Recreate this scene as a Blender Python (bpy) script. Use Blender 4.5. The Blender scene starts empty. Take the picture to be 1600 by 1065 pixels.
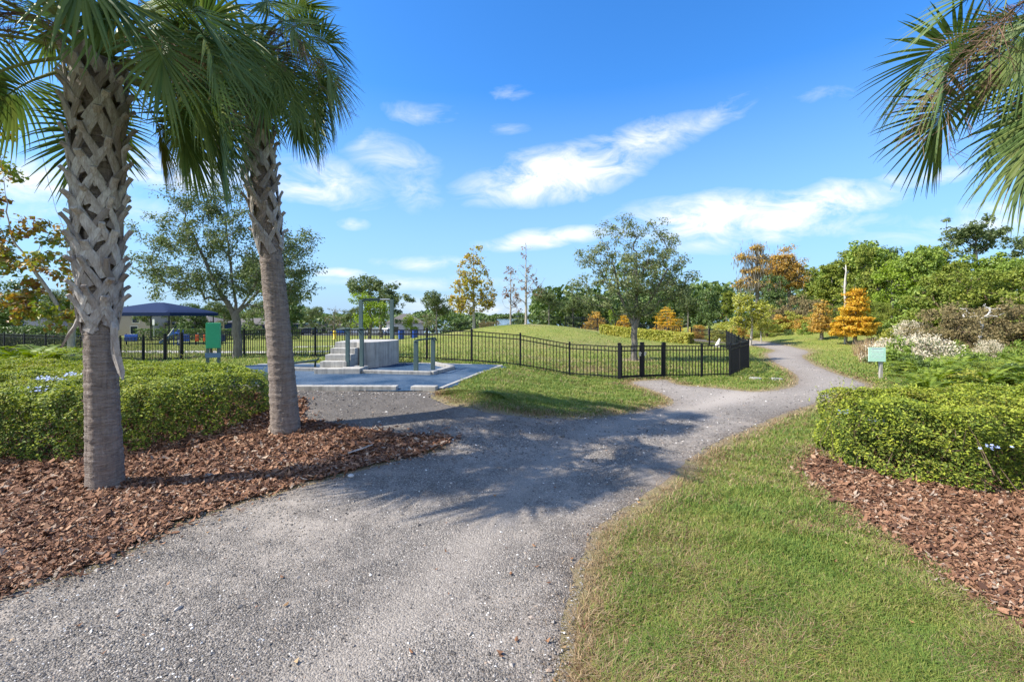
import bpy, bmesh, math, random, time
import numpy as np
from mathutils import Vector, Matrix
from mathutils.geometry import delaunay_2d_cdt
T0 = time.time()
rng = np.random.default_rng(11)
SC = bpy.context.scene
COL = SC.collection
F, CX, HY, CAMZ = 711.0, 800.0, 493.0, 2.1
rad = math.radians
# ------------------------------------------------------------------ terrain
def sstep(a, b, t):
    t = np.clip((np.asarray(t, float) - a) / (b - a), 0, 1)
    return t * t * (3 - 2 * t)
def H(x, y):
    x = np.asarray(x, float); y = np.asarray(y, float)
    z = .5 * sstep(-19, -8.5, x) * (1 - sstep(-1.0, 2.6, x)) * sstep(6.6, 9.9, y) * (1 - sstep(17, 27, y))
    z = z + 1.35 * np.exp(-((x - .6) / 9.3) ** 2 - ((y - 43) / 13.0) ** 2)
    low = np.clip(.031 * np.maximum(0, y - 27), 0, 4.4)
    z = z - low * (1 - sstep(-12, 4, x) * (1 - sstep(52, 80, y)))
    z = z + 1.5 * sstep(16, 30, x) * sstep(14, 30, y) * (1 - sstep(60, 90, y))
    z = z + .018 * np.sin(x * 1.3 + .6 * y) * np.sin(y * 1.1 - .4 * x)
    return z
def P(px, py):
    """point of the terrain seen along a direction from the photograph's standpoint"""
    u = (px - CX) / F; v = (py - HY) / F
    ys = np.concatenate([np.arange(1.2, 30, .05), np.arange(30, 200, .25)])
    d = (CAMZ - v * ys) - H(u * ys, ys)
    i = np.argmax(d <= 0)
    if d[i] > 0: i = len(ys) - 1
    y0, y1 = ys[max(i - 1, 0)], ys[i]
    for _ in range(18):
        m = .5 * (y0 + y1)
        if CAMZ - v * m - H(u * m, m) > 0: y0 = m
        else: y1 = m
    return np.array([u * y1, y1])
def X(px, y): return (px - CX) / F * y
def Z(py, y): return CAMZ - (py - HY) / F * y
# ------------------------------------------------------------------ polygons
def smooth(pts, step=.18, jit=.03, seed=1, closed=True, r=None):
    r = np.random.default_rng(seed); pts = np.asarray(pts, float); n = len(pts); out = []
    rngi = range(n) if closed else range(n - 1)
    for i in rngi:
        p0, p1, p2, p3 = (pts[(i - 1) % n], pts[i], pts[(i + 1) % n], pts[(i + 2) % n]) if closed else \
            (pts[max(i - 1, 0)], pts[i], pts[i + 1], pts[min(i + 2, n - 1)])
        L = np.linalg.norm(p2 - p1); k = max(1, int(L / step)); t = np.arange(k)[:, None] / k
        m1 = (p2 - p0) * .5; m2 = (p3 - p1) * .5
        ln = max(np.linalg.norm(m1), 1e-6); m1 = m1 * min(1, 1.2 * L / ln)
        ln = max(np.linalg.norm(m2), 1e-6); m2 = m2 * min(1, 1.2 * L / ln)
        out.append((2*t**3-3*t**2+1)*p1 + (t**3-2*t**2+t)*m1 + (-2*t**3+3*t**2)*p2 + (t**3-t**2)*m2)
    o = np.concatenate(out)
    if jit: o = o + r.normal(0, jit, o.shape)
    return o
def inpoly(x, y, poly):
    x = np.asarray(x); y = np.asarray(y); c = np.zeros(x.shape, bool); n = len(poly)
    for i in range(n):
        x1, y1 = poly[i]; x2, y2 = poly[i - 1]
        if y1 == y2: continue
        c ^= ((y1 > y) != (y2 > y)) & (x < (x2 - x1) * (y - y1) / (y2 - y1) + x1)
    return c
def edist(x, y, poly, closed=True):
    x = np.asarray(x, float); y = np.asarray(y, float); d = np.full(x.shape, 1e9); n = len(poly)
    for i in range(n if closed else n - 1):
        a = poly[i]; b = poly[(i + 1) % n]; e = b - a; L = e @ e + 1e-12
        t = np.clip(((x - a[0]) * e[0] + (y - a[1]) * e[1]) / L, 0, 1)
        d = np.minimum(d, (x - a[0] - t * e[0]) ** 2 + (y - a[1] - t * e[1]) ** 2)
    return np.sqrt(d)
# ------------------------------------------------------------------ mesh building
class MB:
    def __init__(s): s.v = []; s.f = []; s.n = 0
    def add(s, V, Fa, mat=0):
        V = np.asarray(V, float).reshape(-1, 3); Fa = np.asarray(Fa, int)
        s.v.append(V); s.f.append((Fa + s.n, mat)); s.n += len(V)
    def box(s, c, d, rz=0, mat=0, R=None):
        x, y, z = np.asarray(d, float) / 2
        V = np.array([[-x,-y,-z],[x,-y,-z],[x,y,-z],[-x,y,-z],[-x,-y,z],[x,-y,z],[x,y,z],[-x,y,z]])
        if R is not None: V = V @ np.asarray(R).T
        if rz:
            ca, sa = math.cos(rz), math.sin(rz); V = V @ np.array([[ca, sa, 0], [-sa, ca, 0], [0, 0, 1]])
        s.add(V + np.asarray(c, float), [[0,3,2,1],[4,5,6,7],[0,1,5,4],[1,2,6,5],[2,3,7,6],[3,0,4,7]], mat)
    def bar(s, a, b, w, h, mat=0):
        """a straight square bar from a to b"""
        a = np.asarray(a, float); b = np.asarray(b, float); d = b - a; L = np.linalg.norm(d)
        if L < 1e-6: return
        t = d / L; up = np.array([0, 0, 1.]) if abs(t[2]) < .95 else np.array([0, 1., 0])
        sd = np.cross(t, up); sd /= np.linalg.norm(sd); n = np.cross(sd, t)
        q = [(-1,-1),(1,-1),(1,1),(-1,1)]
        V = [a + sd*w/2*i + n*h/2*j for i, j in q] + [b + sd*w/2*i + n*h/2*j for i, j in q]
        s.add(V, [[0,3,2,1],[4,5,6,7],[0,1,5,4],[1,2,6,5],[2,3,7,6],[3,0,4,7]], mat)
    def tube(s, pts, rr, k=8, mat=0, cap=True):
        pts = np.asarray(pts, float); n = len(pts); rr = np.broadcast_to(rr, (n,)) if np.ndim(rr) < 2 else rr
        t = np.gradient(pts, axis=0); t /= np.linalg.norm(t, axis=1)[:, None] + 1e-9
        ref = np.array([0, 0, 1.]) if abs(t[0][2]) < .9 else np.array([1., 0, 0])
        u = np.cross(t[0], ref); u /= np.linalg.norm(u); V = []
        an = np.arange(k) / k * 2 * math.pi
        for i in range(n):
            u = u - (u @ t[i]) * t[i]; u /= np.linalg.norm(u) + 1e-9; w = np.cross(t[i], u)
            ri = rr[i]
            V.append(pts[i] + (np.cos(an) * ri)[:, None] * u + (np.sin(an) * ri)[:, None] * w)
        V = np.concatenate(V); Q = []
        a = np.arange(k); b = (a + 1) % k
        for i in range(n - 1):
            Q.append(np.stack([i*k + a, i*k + b, (i+1)*k + b, (i+1)*k + a], 1))
        off = s.n; s.add(V, np.concatenate(Q), mat)
        if cap:
            s.f.append((np.array([list(range(off + (n-1)*k, off + n*k))]), mat))
            s.f.append((np.array([list(range(off + k - 1, off - 1, -1))]), mat))
    def prism(s, poly, z0, z1, mat=0):
        poly = np.asarray(poly, float); n = len(poly)
        V = np.concatenate([np.c_[poly, np.full(n, z0)], np.c_[poly, np.full(n, z1)]])
        off = s.n; a = np.arange(n); b = (a + 1) % n
        s.add(V, np.stack([a, b, b + n, a + n], 1), mat)
        s.f.append((np.array([off + n + a]), mat)); s.f.append((np.array([(off + a)[::-1]]), mat))
    def build(s, name, mats, parent=None, smooth=False, attr=None):
        me = bpy.data.meshes.new(name)
        V = np.concatenate(s.v); tot = np.concatenate([np.full(len(f), f.shape[1]) for f, m in s.f])
        idx = np.concatenate([f.ravel() for f, m in s.f]); mi = np.concatenate([np.full(len(f), m) for f, m in s.f])
        me.vertices.add(len(V)); me.vertices.foreach_set('co', V.astype(np.float32).ravel())
        me.loops.add(len(idx)); me.loops.foreach_set('vertex_index', idx.astype(np.int32))
        me.polygons.add(len(tot)); st = np.concatenate([[0], np.cumsum(tot)[:-1]])
        me.polygons.foreach_set('loop_start', st.astype(np.int32))
        me.polygons.foreach_set('material_index', mi.astype(np.int32))
        me.polygons.foreach_set('use_smooth', np.full(len(tot), bool(smooth)))
        me.update(calc_edges=True)
        if not isinstance(mats, (list, tuple)): mats = [mats]
        for m in mats: me.materials.append(m)
        if attr:
            for k, a in attr.items():
                at = me.attributes.new(k, 'FLOAT', 'POINT'); at.data.foreach_set('value', np.asarray(a, np.float32))
        o = bpy.data.objects.new(name, me); COL.objects.link(o)
        if parent is not None: o.parent = parent
        return o
def bevel(o, w=.01, seg=2):
    m = o.modifiers.new('Bevel', 'BEVEL'); m.width = w; m.segments = seg; m.limit_method = 'ANGLE'
    return o
def tag(o, label=None, cat=None, group=None, kind=None):
    if label: o['label'] = label
    if cat: o['category'] = cat
    if group: o['group'] = group
    if kind: o['kind'] = kind
    return o
def thing(name, label, cat, loc=(0, 0, 0), rz=0, group=None):
    o = bpy.data.objects.new(name, None); COL.objects.link(o); o.empty_display_size = .2
    o.location = loc; o.rotation_euler = (0, 0, rz)
    return tag(o, label, cat, group)
def dup(root, loc, rz=0, sc=1, label=None, group=None, cat=None):
    def cp(o, par):
        c = o.copy(); COL.objects.link(c)
        if par is not None: c.parent = par
        for ch in list(o.children):
            cp(ch, c)
        return c
    r = cp(root, None); r.location = loc; r.rotation_euler = (0, 0, rz)
    r.scale = (sc, sc, sc) if np.ndim(sc) == 0 else sc
    return tag(r, label, cat, group)
# ------------------------------------------------------------------ materials
def newmat(name):
    m = bpy.data.materials.new(name); m.use_nodes = True
    nt = m.node_tree; nt.nodes.clear()
    return m, nt
class NT:
    def __init__(s, nt): s.nt = nt
    def n(s, typ, **kw):
        n = s.nt.nodes.new(typ)
        for k, v in kw.items():
            if k.startswith('i_'):
                key = k[2:]; key = int(key) if key.isdigit() else key.replace('_', ' ')
                if hasattr(v, 'is_output'): s.nt.links.new(v, n.inputs[key])
                else: n.inputs[key].default_value = v
            else: setattr(n, k, v)
        return n
    def noise(s, vec, scale, detail=4, rough=.55, dist=0):
        n = s.n('ShaderNodeTexNoise', i_Scale=scale, i_Detail=detail, i_Roughness=rough, i_Distortion=dist)
        if vec is not None: s.nt.links.new(vec, n.inputs['Vector'])
        return n.outputs['Fac']
    def ramp(s, fac, stops, interp='LINEAR'):
        n = s.n('ShaderNodeValToRGB'); cr = n.color_ramp; cr.interpolation = interp
        while len(cr.elements) < len(stops): cr.elements.new(.5)
        for e, (p, c) in zip(cr.elements, stops):
            e.position = p; e.color = (*c, 1) if np.ndim(c) else (c, c, c, 1)
        s.nt.links.new(fac, n.inputs['Fac']); return n.outputs['Color']
    def mix(s, fac, a, b, mode='MIX'):
        n = s.n('ShaderNodeMix', data_type='RGBA', blend_type=mode)
        for inp, v in ((n.inputs[0], fac), (n.inputs[6], a), (n.inputs[7], b)):
            if hasattr(v, 'is_output'): s.nt.links.new(v, inp)
            elif np.ndim(v) == 0: inp.default_value = v
            else: inp.default_value = (*v, 1)
        return n.outputs[2]
    def math(s, op, a, b=0, clamp=False):
        n = s.n('ShaderNodeMath', operation=op, use_clamp=clamp)
        for i, v in enumerate((a, b)):
            if hasattr(v, 'is_output'): s.nt.links.new(v, n.inputs[i])
            else: n.inputs[i].default_value = v
        return n.outputs[0]
    def mr(s, v, a, b, c=0, d=1):
        n = s.n('ShaderNodeMapRange', clamp=True); s.nt.links.new(v, n.inputs[0])
        for i, x in enumerate((a, b, c, d)): n.inputs[i + 1].default_value = x
        return n.outputs[0]
    def pos(s): return s.n('ShaderNodeNewGeometry').outputs['Position']
    def obj(s): return s.n('ShaderNodeTexCoord').outputs['Object']
    def isl(s): return s.n('ShaderNodeNewGeometry').outputs['Random Per Island']
    def attr(s, name): return s.n('ShaderNodeAttribute', attribute_name=name).outputs['Fac']
    def bump(s, h, strength=.5, dist=.02):
        return s.n('ShaderNodeBump', i_Height=h, i_Strength=strength, i_Distance=dist).outputs['Normal']
    def scalevec(s, v, sc):
        n = s.n('ShaderNodeMapping'); s.nt.links.new(v, n.inputs[0]); n.inputs['Scale'].default_value = sc; return n.outputs[0]
    def bsdf(s, col, rough=.8, normal=None, spec=.3, metal=0, out=True):
        n = s.n('ShaderNodeBsdfPrincipled')
        for k, v in (('Base Color', col), ('Roughness', rough)):
            if hasattr(v, 'is_output'): s.nt.links.new(v, n.inputs[k])
            else: n.inputs[k].default_value = (*v, 1) if np.ndim(v) else v
        n.inputs['Specular IOR Level'].default_value = spec; n.inputs['Metallic'].default_value = metal
        if normal is not None: s.nt.links.new(normal, n.inputs['Normal'])
        if out: s.out(n.outputs[0])
        return n.outputs[0]
    def out(s, sh):
        o = s.n('ShaderNodeOutputMaterial'); s.nt.links.new(sh, o.inputs[0])
def leafmat(name, cols, trans=.3, nscale=.8, rough=.5, spec=.25, namt=.35, tint=1.0):
    """leaves: one tone per leaf out of cols, drifting slowly through the plant"""
    m, nt = newmat(name); t = NT(nt)
    f = t.math('ADD', t.math('MULTIPLY', t.isl(), 1 - namt), t.math('MULTIPLY', t.mr(t.noise(t.obj(), nscale, 2), .3, .7), namt))
    k = len(cols); c = t.ramp(f, [(i / (k - 1) if k > 1 else 0, cc) for i, cc in enumerate(cols)])
    p = t.bsdf(c, rough, spec=spec, out=False)
    tr = t.n('ShaderNodeBsdfTranslucent'); c2 = t.mix(.5, c, (.35, .4, .05), 'MULTIPLY')
    hs = t.n('ShaderNodeHueSaturation', i_Saturation=1.15, i_Value=1.25); nt.links.new(c, hs.inputs['Color'])
    nt.links.new(hs.outputs[0], tr.inputs[0])
    mx = t.n('ShaderNodeMixShader'); mx.inputs[0].default_value = trans
    nt.links.new(p, mx.inputs[1]); nt.links.new(tr.outputs[0], mx.inputs[2]); t.out(mx.outputs[0])
    return m
def plain(name, col, rough=.6, spec=.3, metal=0, var=.12, scale=6, bump=0):
    m, nt = newmat(name); t = NT(nt); o = t.obj()
    n = t.noise(o, scale, 5); col = np.array(col)
    c = t.ramp(n, [(.25, tuple(col * (1 - var))), (.75, tuple(np.minimum(col * (1 + var), 1)))])
    t.bsdf(c, rough, t.bump(t.noise(o, scale * 12, 3), bump, .01) if bump else None, spec, metal)
    return m
M = {}
# ground ------------------------------------------------------------
def m_lawn():
    m, nt = newmat('lawn'); t = NT(nt); p = t.pos()
    a = t.noise(p, .35, 4); b = t.noise(p, 2.3, 5); c = t.noise(t.scalevec(p, (1, .35, 1)), 24, 4, .7)
    base = t.ramp(t.math('ADD', t.math('MULTIPLY', a, .5), t.math('MULTIPLY', b, .5)),
        [(.3, (.125, .185, .035)), (.46, (.225, .255, .055)), (.58, (.30, .295, .08)), (.72, (.36, .29, .13))])
    base = t.mix(t.mr(c, .3, .75, 0, .55), base, (.07, .11, .02))
    dry = t.math('MULTIPLY', t.attr('dry'), t.mr(t.noise(p, 5, 4), .2, .7, .5, 1.1), True)
    soil = t.ramp(t.noise(p, 40, 4, .7), [(.3, (.16, .115, .075)), (.7, (.36, .28, .19))])
    base = t.mix(dry, base, soil)
    h = t.math('ADD', t.noise(p, 60, 4, .7), t.math('MULTIPLY', t.noise(p, 9, 3), 1.5))
    t.bsdf(base, .9, t.bump(h, .7, .04), .1); return m
def m_gravel():
    m, nt = newmat('gravel'); t = NT(nt); p = t.pos()
    v1 = t.n('ShaderNodeTexVoronoi', i_Scale=78.0, i_Randomness=1.0); nt.links.new(p, v1.inputs['Vector'])
    v2 = t.n('ShaderNodeTexVoronoi', i_Scale=130.0); nt.links.new(p, v2.inputs['Vector'])
    s1 = t.n('ShaderNodeSeparateColor', i_0=v1.outputs['Color']).outputs[0]
    s2 = t.n('ShaderNodeSeparateColor', i_0=v2.outputs['Color']).outputs[0]
    st = t.ramp(s1, [(0, (.045, .04, .036)), (.35, (.125, .112, .10)), (.72, (.24, .217, .193)), (.92, (.355, .323, .288)), (1, (.68, .63, .57))])
    st2 = t.ramp(s2, [(0, (.07, .063, .057)), (.6, (.20, .185, .168)), (1, (.46, .43, .39))])
    st = t.mix(.45, st, st2)
    dust = t.ramp(t.noise(p, 90, 3, .7), [(.3, (.25, .22, .19)), (.7, (.44, .395, .345))])
    tr = t.mr(t.math('ADD', t.math('MULTIPLY', t.noise(p, .55, 4, .6), .6), t.math('MULTIPLY', t.noise(p, 3.2, 5, .7), .4)), .45, .62, .0, .85)
    trk = t.math('MAXIMUM', tr, t.attr('track'), True)
    c = t.mix(trk, st, dust); c = t.mix(t.math('MULTIPLY', t.mr(t.noise(p, .75, 5, .65), .42, .64, 0, .34), t.math('SUBTRACT', 1.0, trk), True), c, (.085, .074, .064))
    org = t.math('MULTIPLY', t.attr('edge'), t.mr(t.noise(p, 7, 5, .7), .3, .6), True)
    c = t.mix(org, c, (.15, .115, .085)); c = t.mix(t.math('MULTIPLY', t.attr('dirt'), t.mr(t.noise(p, 2.5, 5), .3, .65, .55, 1), True), c, t.ramp(t.noise(p, 70, 4, .7), [(.3, (.055, .05, .046)), (.7, (.16, .145, .13))]))
    h = t.math('SUBTRACT', t.math('MULTIPLY', t.noise(p, 12, 4), .6), t.math('MULTIPLY', v1.outputs['Distance'], t.math('SUBTRACT', 1.1, trk)))
    t.bsdf(c, .85, t.bump(h, .8, .018), .25); return m
def m_mulch():
    m, nt = newmat('mulch'); t = NT(nt); p = t.pos()
    v = t.n('ShaderNodeTexVoronoi', i_Scale=30.0); nt.links.new(t.scalevec(p, (1, 1.7, 1)), v.inputs['Vector'])
    s = t.n('ShaderNodeSeparateColor', i_0=v.outputs['Color']).outputs[0]
    c = t.ramp(s, [(0, (.045, .024, .016)), (.5, (.15, .072, .042)), (1, (.27, .14, .085))])
    t.bsdf(c, .9, t.bump(v.outputs['Distance'], 1, .03), .15); return m
def m_chip():
    m, nt = newmat('bark_chips'); t = NT(nt)
    c = t.ramp(t.isl(), [(0, (.07, .036, .024)), (.2, (.15, .074, .044)), (.48, (.26, .132, .076)), (.72, (.36, .195, .115)), (.88, (.46, .285, .175)), (.95, (.34, .285, .24)), (1, (.60, .46, .33))])
    c = t.mix(t.mr(t.noise(t.scalevec(t.pos(), (1, 1, 1)), 120, 3), .3, .7, 0, .5), c, (.05, .025, .018))
    t.bsdf(c, .8, None, .25); return m
def m_stone():
    m, nt = newmat('loose_stones'); t = NT(nt)
    c = t.ramp(t.isl(), [(0, (.06, .055, .052)), (.3, (.13, .12, .112)), (.65, (.22, .203, .187)), (.88, (.33, .305, .28)), (.93, (.32, .24, .18)), (.97, (.6, .58, .55)), (1, (.8, .78, .74))])
    t.bsdf(c, .75, None, .35); return m
def m_blade():
    m, nt = newmat('grass_blades'); t = NT(nt); p = t.pos()
    g = t.ramp(t.math('ADD', t.math('MULTIPLY', t.isl(), .6), t.math('MULTIPLY', t.mr(t.noise(p, 1.7, 4), .3, .7), .4)),
        [(0, (.085, .155, .03)), (.35, (.145, .235, .042)), (.6, (.235, .295, .06)), (.8, (.32, .325, .085)), (.92, (.37, .31, .13)), (1, (.50, .39, .22))])
    dr = t.ramp(t.isl(), [(0, (.16, .095, .05)), (.5, (.36, .25, .13)), (1, (.54, .41, .25))])
    c = t.mix(t.attr('dry'), g, dr)
    pr = t.bsdf(c, .55, spec=.25, out=False); tr = t.n('ShaderNodeBsdfTranslucent', i_Color=c)
    mx = t.n('ShaderNodeMixShader'); mx.inputs[0].default_value = .3
    nt.links.new(pr, mx.inputs[1]); nt.links.new(tr.outputs[0], mx.inputs[2]); t.out(mx.outputs[0]); return m
def m_rubber():
    m, nt = newmat('blue_rubber'); t = NT(nt); p = t.pos()
    v = t.n('ShaderNodeTexVoronoi', i_Scale=55.0); nt.links.new(p, v.inputs['Vector'])
    s = t.n('ShaderNodeSeparateColor', i_0=v.outputs['Color']).outputs[0]
    c = t.ramp(s, [(0, (.006, .022, .052)), (.6, (.018, .055, .115)), (1, (.045, .092, .155))])
    c = t.mix(t.mr(t.noise(p, 1.1, 4), .4, .7, 0, .45), c, (.17, .22, .28))
    t.bsdf(c, .8, t.bump(v.outputs['Distance'], .4, .01), .2); return m
def m_concrete(name='concrete', k=1.0):
    m, nt = newmat(name); t = NT(nt); p = t.pos()
    n = t.noise(p, 3, 6, .65); c = t.ramp(n, [(.25, (.33*k, .32*k, .30*k)), (.55, (.46*k, .45*k, .42*k)), (.8, (.56*k, .54*k, .50*k))])
    st = t.noise(t.scalevec(p, (5, 5, .35)), 2.2, 4, .6)
    c = t.mix(t.mr(st, .46, .66, 0, .7), c, (.17*k, .17*k, .165*k)); c = t.mix(t.mr(t.noise(p, .9, 5, .7), .5, .75, 0, .5), c, (.24*k, .225*k, .20*k))
    t.bsdf(c, .85, t.bump(t.noise(p, 70, 4), .25, .006), .25); return m
def m_bark(name, c0, c1, sc=(7, 7, 1.6), b=.7):
    m, nt = newmat(name); t = NT(nt); o = t.obj()
    n = t.noise(t.scalevec(o, sc), 3, 6, .65); c = t.ramp(n, [(.3, c0), (.7, c1)])
    t.bsdf(c, .9, t.bump(n, b, .03), .15); return m
def m_palmtrunk():
    m, nt = newmat('palm_bark'); t = NT(nt); o = t.obj()
    w = t.noise(t.scalevec(o, (1.2, 1.2, 1.2)), 2.5, 4)
    n1 = t.noise(t.scalevec(o, (3.5, 3.5, 20)), 1.7, 6, .72, 1.2)
    n2 = t.noise(t.scalevec(o, (16, 16, 1.5)), 2, 5, .7)
    f = t.math('ADD', t.math('MULTIPLY', n1, .65), t.math('MULTIPLY', n2, .35))
    c = t.ramp(f, [(.33, (.065, .05, .043)), (.44, (.20, .165, .145)), (.56, (.30, .255, .225)), (.7, (.42, .37, .33))])
    c = t.mix(t.mr(w, .45, .7, 0, .5), c, (.21, .19, .18))
    t.bsdf(c, .9, t.bump(f, .9, .05), .12); return m
def m_boot():
    m, nt = newmat('palm_boots'); t = NT(nt); o = t.obj()
    n = t.noise(t.scalevec(o, (9, 9, 3)), 2.4, 6, .7)
    c = t.ramp(t.isl(), [(0, (.24, .215, .20)), (.35, (.37, .345, .33)), (.7, (.48, .46, .445)), (1, (.58, .565, .55))])
    c = t.mix(t.mr(n, .40, .68, 0, .7), c, (.17, .13, .105)); fi = t.noise(t.scalevec(o, (60, 60, 9)), 2, 3, .6); c = t.mix(t.mr(fi, .45, .7, 0, .45), c, (.16, .13, .11))
    t.bsdf(c, .9, t.bump(t.math('ADD', n, t.math('MULTIPLY', fi, .6)), .7, .02), .15); return m
M['lawn'] = m_lawn(); M['gravel'] = m_gravel(); M['mulch'] = m_mulch(); M['chip'] = m_chip(); M['stone'] = m_stone()
M['blade'] = m_blade(); M['rubber'] = m_rubber(); M['concrete'] = m_concrete(); M['kerb'] = m_concrete('kerb_concrete', .92)
M['ptrunk'] = m_palmtrunk(); M['boot'] = m_boot()
M['bark'] = m_bark('grey_bark', (.10, .09, .08), (.27, .25, .22)); M['palebark'] = m_bark('pale_bark', (.22, .20, .17), (.50, .47, .42))
M['deadwood'] = m_bark('dead_wood', (.35, .33, .30), (.62, .60, .57)); M['twig'] = m_bark('twig_bark', (.10, .065, .045), (.22, .16, .12))
M['black'] = plain('black_metal', (.009, .010, .014), .5, .25); M['green_steel'] = plain('grey_green_steel', (.085, .135, .135), .5, .4, var=.08)
M['bar'] = plain('bare_steel', (.45, .46, .46), .35, .5, .8); M['dark_green'] = plain('dark_green_steel', (.02, .045, .042), .5)
M['sign_green'] = plain('sign_green', (.035, .36, .17), .5, .4, var=.06); M['mint'] = plain('mint_panel', (.52, .82, .66), .5, .3, var=.05)
M['mintlight'] = plain('mint_print', (.72, .90, .82), .5, .3, var=.03); M['wood_post'] = m_bark('weathered_post', (.30, .28, .25), (.52, .50, .47))
M['lilac'] = plain('lilac_print', (.52, .50, .60), .6, var=.25, scale=60)
M['navy_fabric'] = plain('navy_fabric', (.006, .02, .07), .85, .2, var=.15); M['navy_wall'] = plain('navy_siding', (.02, .035, .075), .7)
M['navy_trim'] = plain('blue_trim', (.13, .22, .34), .6); M['navy_roof'] = plain('dark_shingle', (.035, .045, .06), .9, bump=.3)
M['beige'] = plain('beige_stucco', (.40, .34, .29), .85); M['offwhite'] = plain('offwhite_stucco', (.55, .54, .52), .8); M['white'] = plain('white_paint', (.8, .8, .78), .5)
M['glass'] = plain('window_glass', (.03, .04, .05), .08, .8); M['roofgrey'] = plain('grey_shingle', (.13, .12, .115), .9)
M['blue_plastic'] = plain('blue_plastic', (.012, .06, .32), .35, .5); M['orange_plastic'] = plain('orange_plastic', (.6, .12, .03), .4)
M['sky_plastic'] = plain('sky_blue_plastic', (.06, .15, .36), .35, .5); M['yellow'] = plain('yellow_paint', (.7, .5, .04), .5)
M['asphalt'] = plain('asphalt', (.06, .06, .062), .9, bump=.3); M['walk'] = plain('pale_walk', (.5, .47, .44), .9)
M['tyre'] = plain('tyre_rubber', (.015, .015, .015), .8); M['dog'] = plain('white_fur', (.72, .70, .65), .9); M['nose'] = plain('black_fur', (.03, .03, .03), .8)
SKY_STR, SUN_STR, EXPO = 0.12, 4.3, 1.0
# ------------------------------------------------------------------ ground
mul_edge = [(0,925),(65,905),(130,888),(200,855),(260,825),(330,797),(440,765),(530,741),(600,722),(690,699)]
mul_back = [(705,683),(640,679),(560,669),(500,660),(470,652)]
knoll = [(672,606),(690,624),(760,640),(830,649),(900,652),(980,645),(1035,634),(1046,624),(1012,608),(985,597)]
gate_side = [(1040,593),(1060,600),(1120,606),(1180,611),(1225,606),(1243,596),(1236,582),(1207,565),(1196,553),(1205,546)]
right_edge = [(1258,546),(1256,556),(1268,566),(1300,580),(1342,594),(1357,602),(1338,613),(1290,628),(1200,660),(1132,690),(1085,718),(1058,748),(1000,788),(945,826),(922,870),(908,925),(898,1000),(890,1064)]
W = lambda l: [P(*p) for p in l]
path_pts = ([np.array([-6.5, -6]), np.array([-5.2, 0.5]), np.array([-4.6, 2.4])] + W(mul_edge) + [np.array([-1.5, 7.05]), np.array([-2.6, 7.4])] + [np.array([-4.0, 7.9]), np.array([-5.3, 8.9])]
            + [np.array([-5.4, 9.83]), np.array([-3.0, 9.80]), np.array([-1.62, 9.72])] + W(knoll) + W(gate_side) + [np.array([16.2, 33.5]), np.array([12, 37]), np.array([12, 39.5]), np.array([18.5, 36.5])] + W(right_edge)
            + [np.array([.34, 1.6]), np.array([.4, 0]), np.array([.8, -6])])
PATH = smooth(path_pts, .16, .018, 3)
mulL_pts = [np.array([-14, 1.2]), np.array([-7, 1.9]), np.array([-4.65, 2.35])] + W(mul_edge) + [P(712, 686)] + W(mul_back) + [np.array([-4.1, 9.0]), np.array([-6, 9.6]), np.array([-14, 10])]
MULL = smooth(mulL_pts, .14, .03, 4)
mulR_px = [(1256,722),(1266,748),(1330,792),(1420,850),(1480,892),(1540,932),(1600,968)]
mulR_pts = W(mulR_px) + [np.array([5.3, 2.6]), np.array([9, 1.6]), np.array([13, 2.4]), np.array([13, 7]), np.array([6, 6.9]), np.array([4.6, 6.7]), P(1285, 700)]
MULR = smooth(mulR_pts, .14, .035, 5)
PAD = np.array([(-8.2, 9.95), (-1.62, 9.72), (-.35, 14.75), (-8.2, 14.75)])
PADB = smooth(np.array([(-8.2, 9.95), (-5, 9.9), (-1.62, 9.72), (-1.2, 11.4), (-.8, 13), (-.35, 14.75), (-4, 14.75), (-8.2, 14.75)]), .3, 0, 1)
HEDL = smooth([(-15, 5.9), (-9, 6.0), (-7.2, 6.15), (-5.9, 6.55), (-4.75, 7.5), (-4.45, 8.5), (-5.0, 9.9), (-6.6, 11.0), (-9, 11.7), (-15, 12)], .25, .04, 6)
HEDR = smooth([(4.45, 6.6), (4.55, 6.0), (4.95, 5.5), (5.7, 5.2), (7.2, 5.05), (9.2, 5.0), (11.5, 5.1), (11.5, 7.7), (8, 7.8), (6, 7.7), (4.9, 7.4)], .2, .04, 7)
DOGWORN = [(925, 578, 1.0, .6), (1000, 575, .9, .4)]
def gl(lo, hi, fine_lo, fine_hi, s, g=1.18):
    a = list(np.arange(fine_lo, fine_hi + 1e-6, s)); st = s
    while a[-1] < hi: st *= g; a.append(a[-1] + st)
    st = s
    while a[0] > lo: st *= g; a.insert(0, a[0] - st)
    return np.array(a)
gx = gl(-1500, 1500, -16, 14, .2); gy = gl(-60, 2200, -2, 27, .2)
XX, YY = np.meshgrid(gx, gy); xs = XX.ravel(); ys = YY.ravel(); zs = H(xs, ys)
gm = MB(); nx, ny = len(gx), len(gy)
ii = (np.arange(ny - 1)[:, None] * nx + np.arange(nx - 1)[None]).ravel()
gm.add(np.c_[xs, ys, zs], np.stack([ii, ii + 1, ii + nx + 1, ii + nx], 1))
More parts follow.
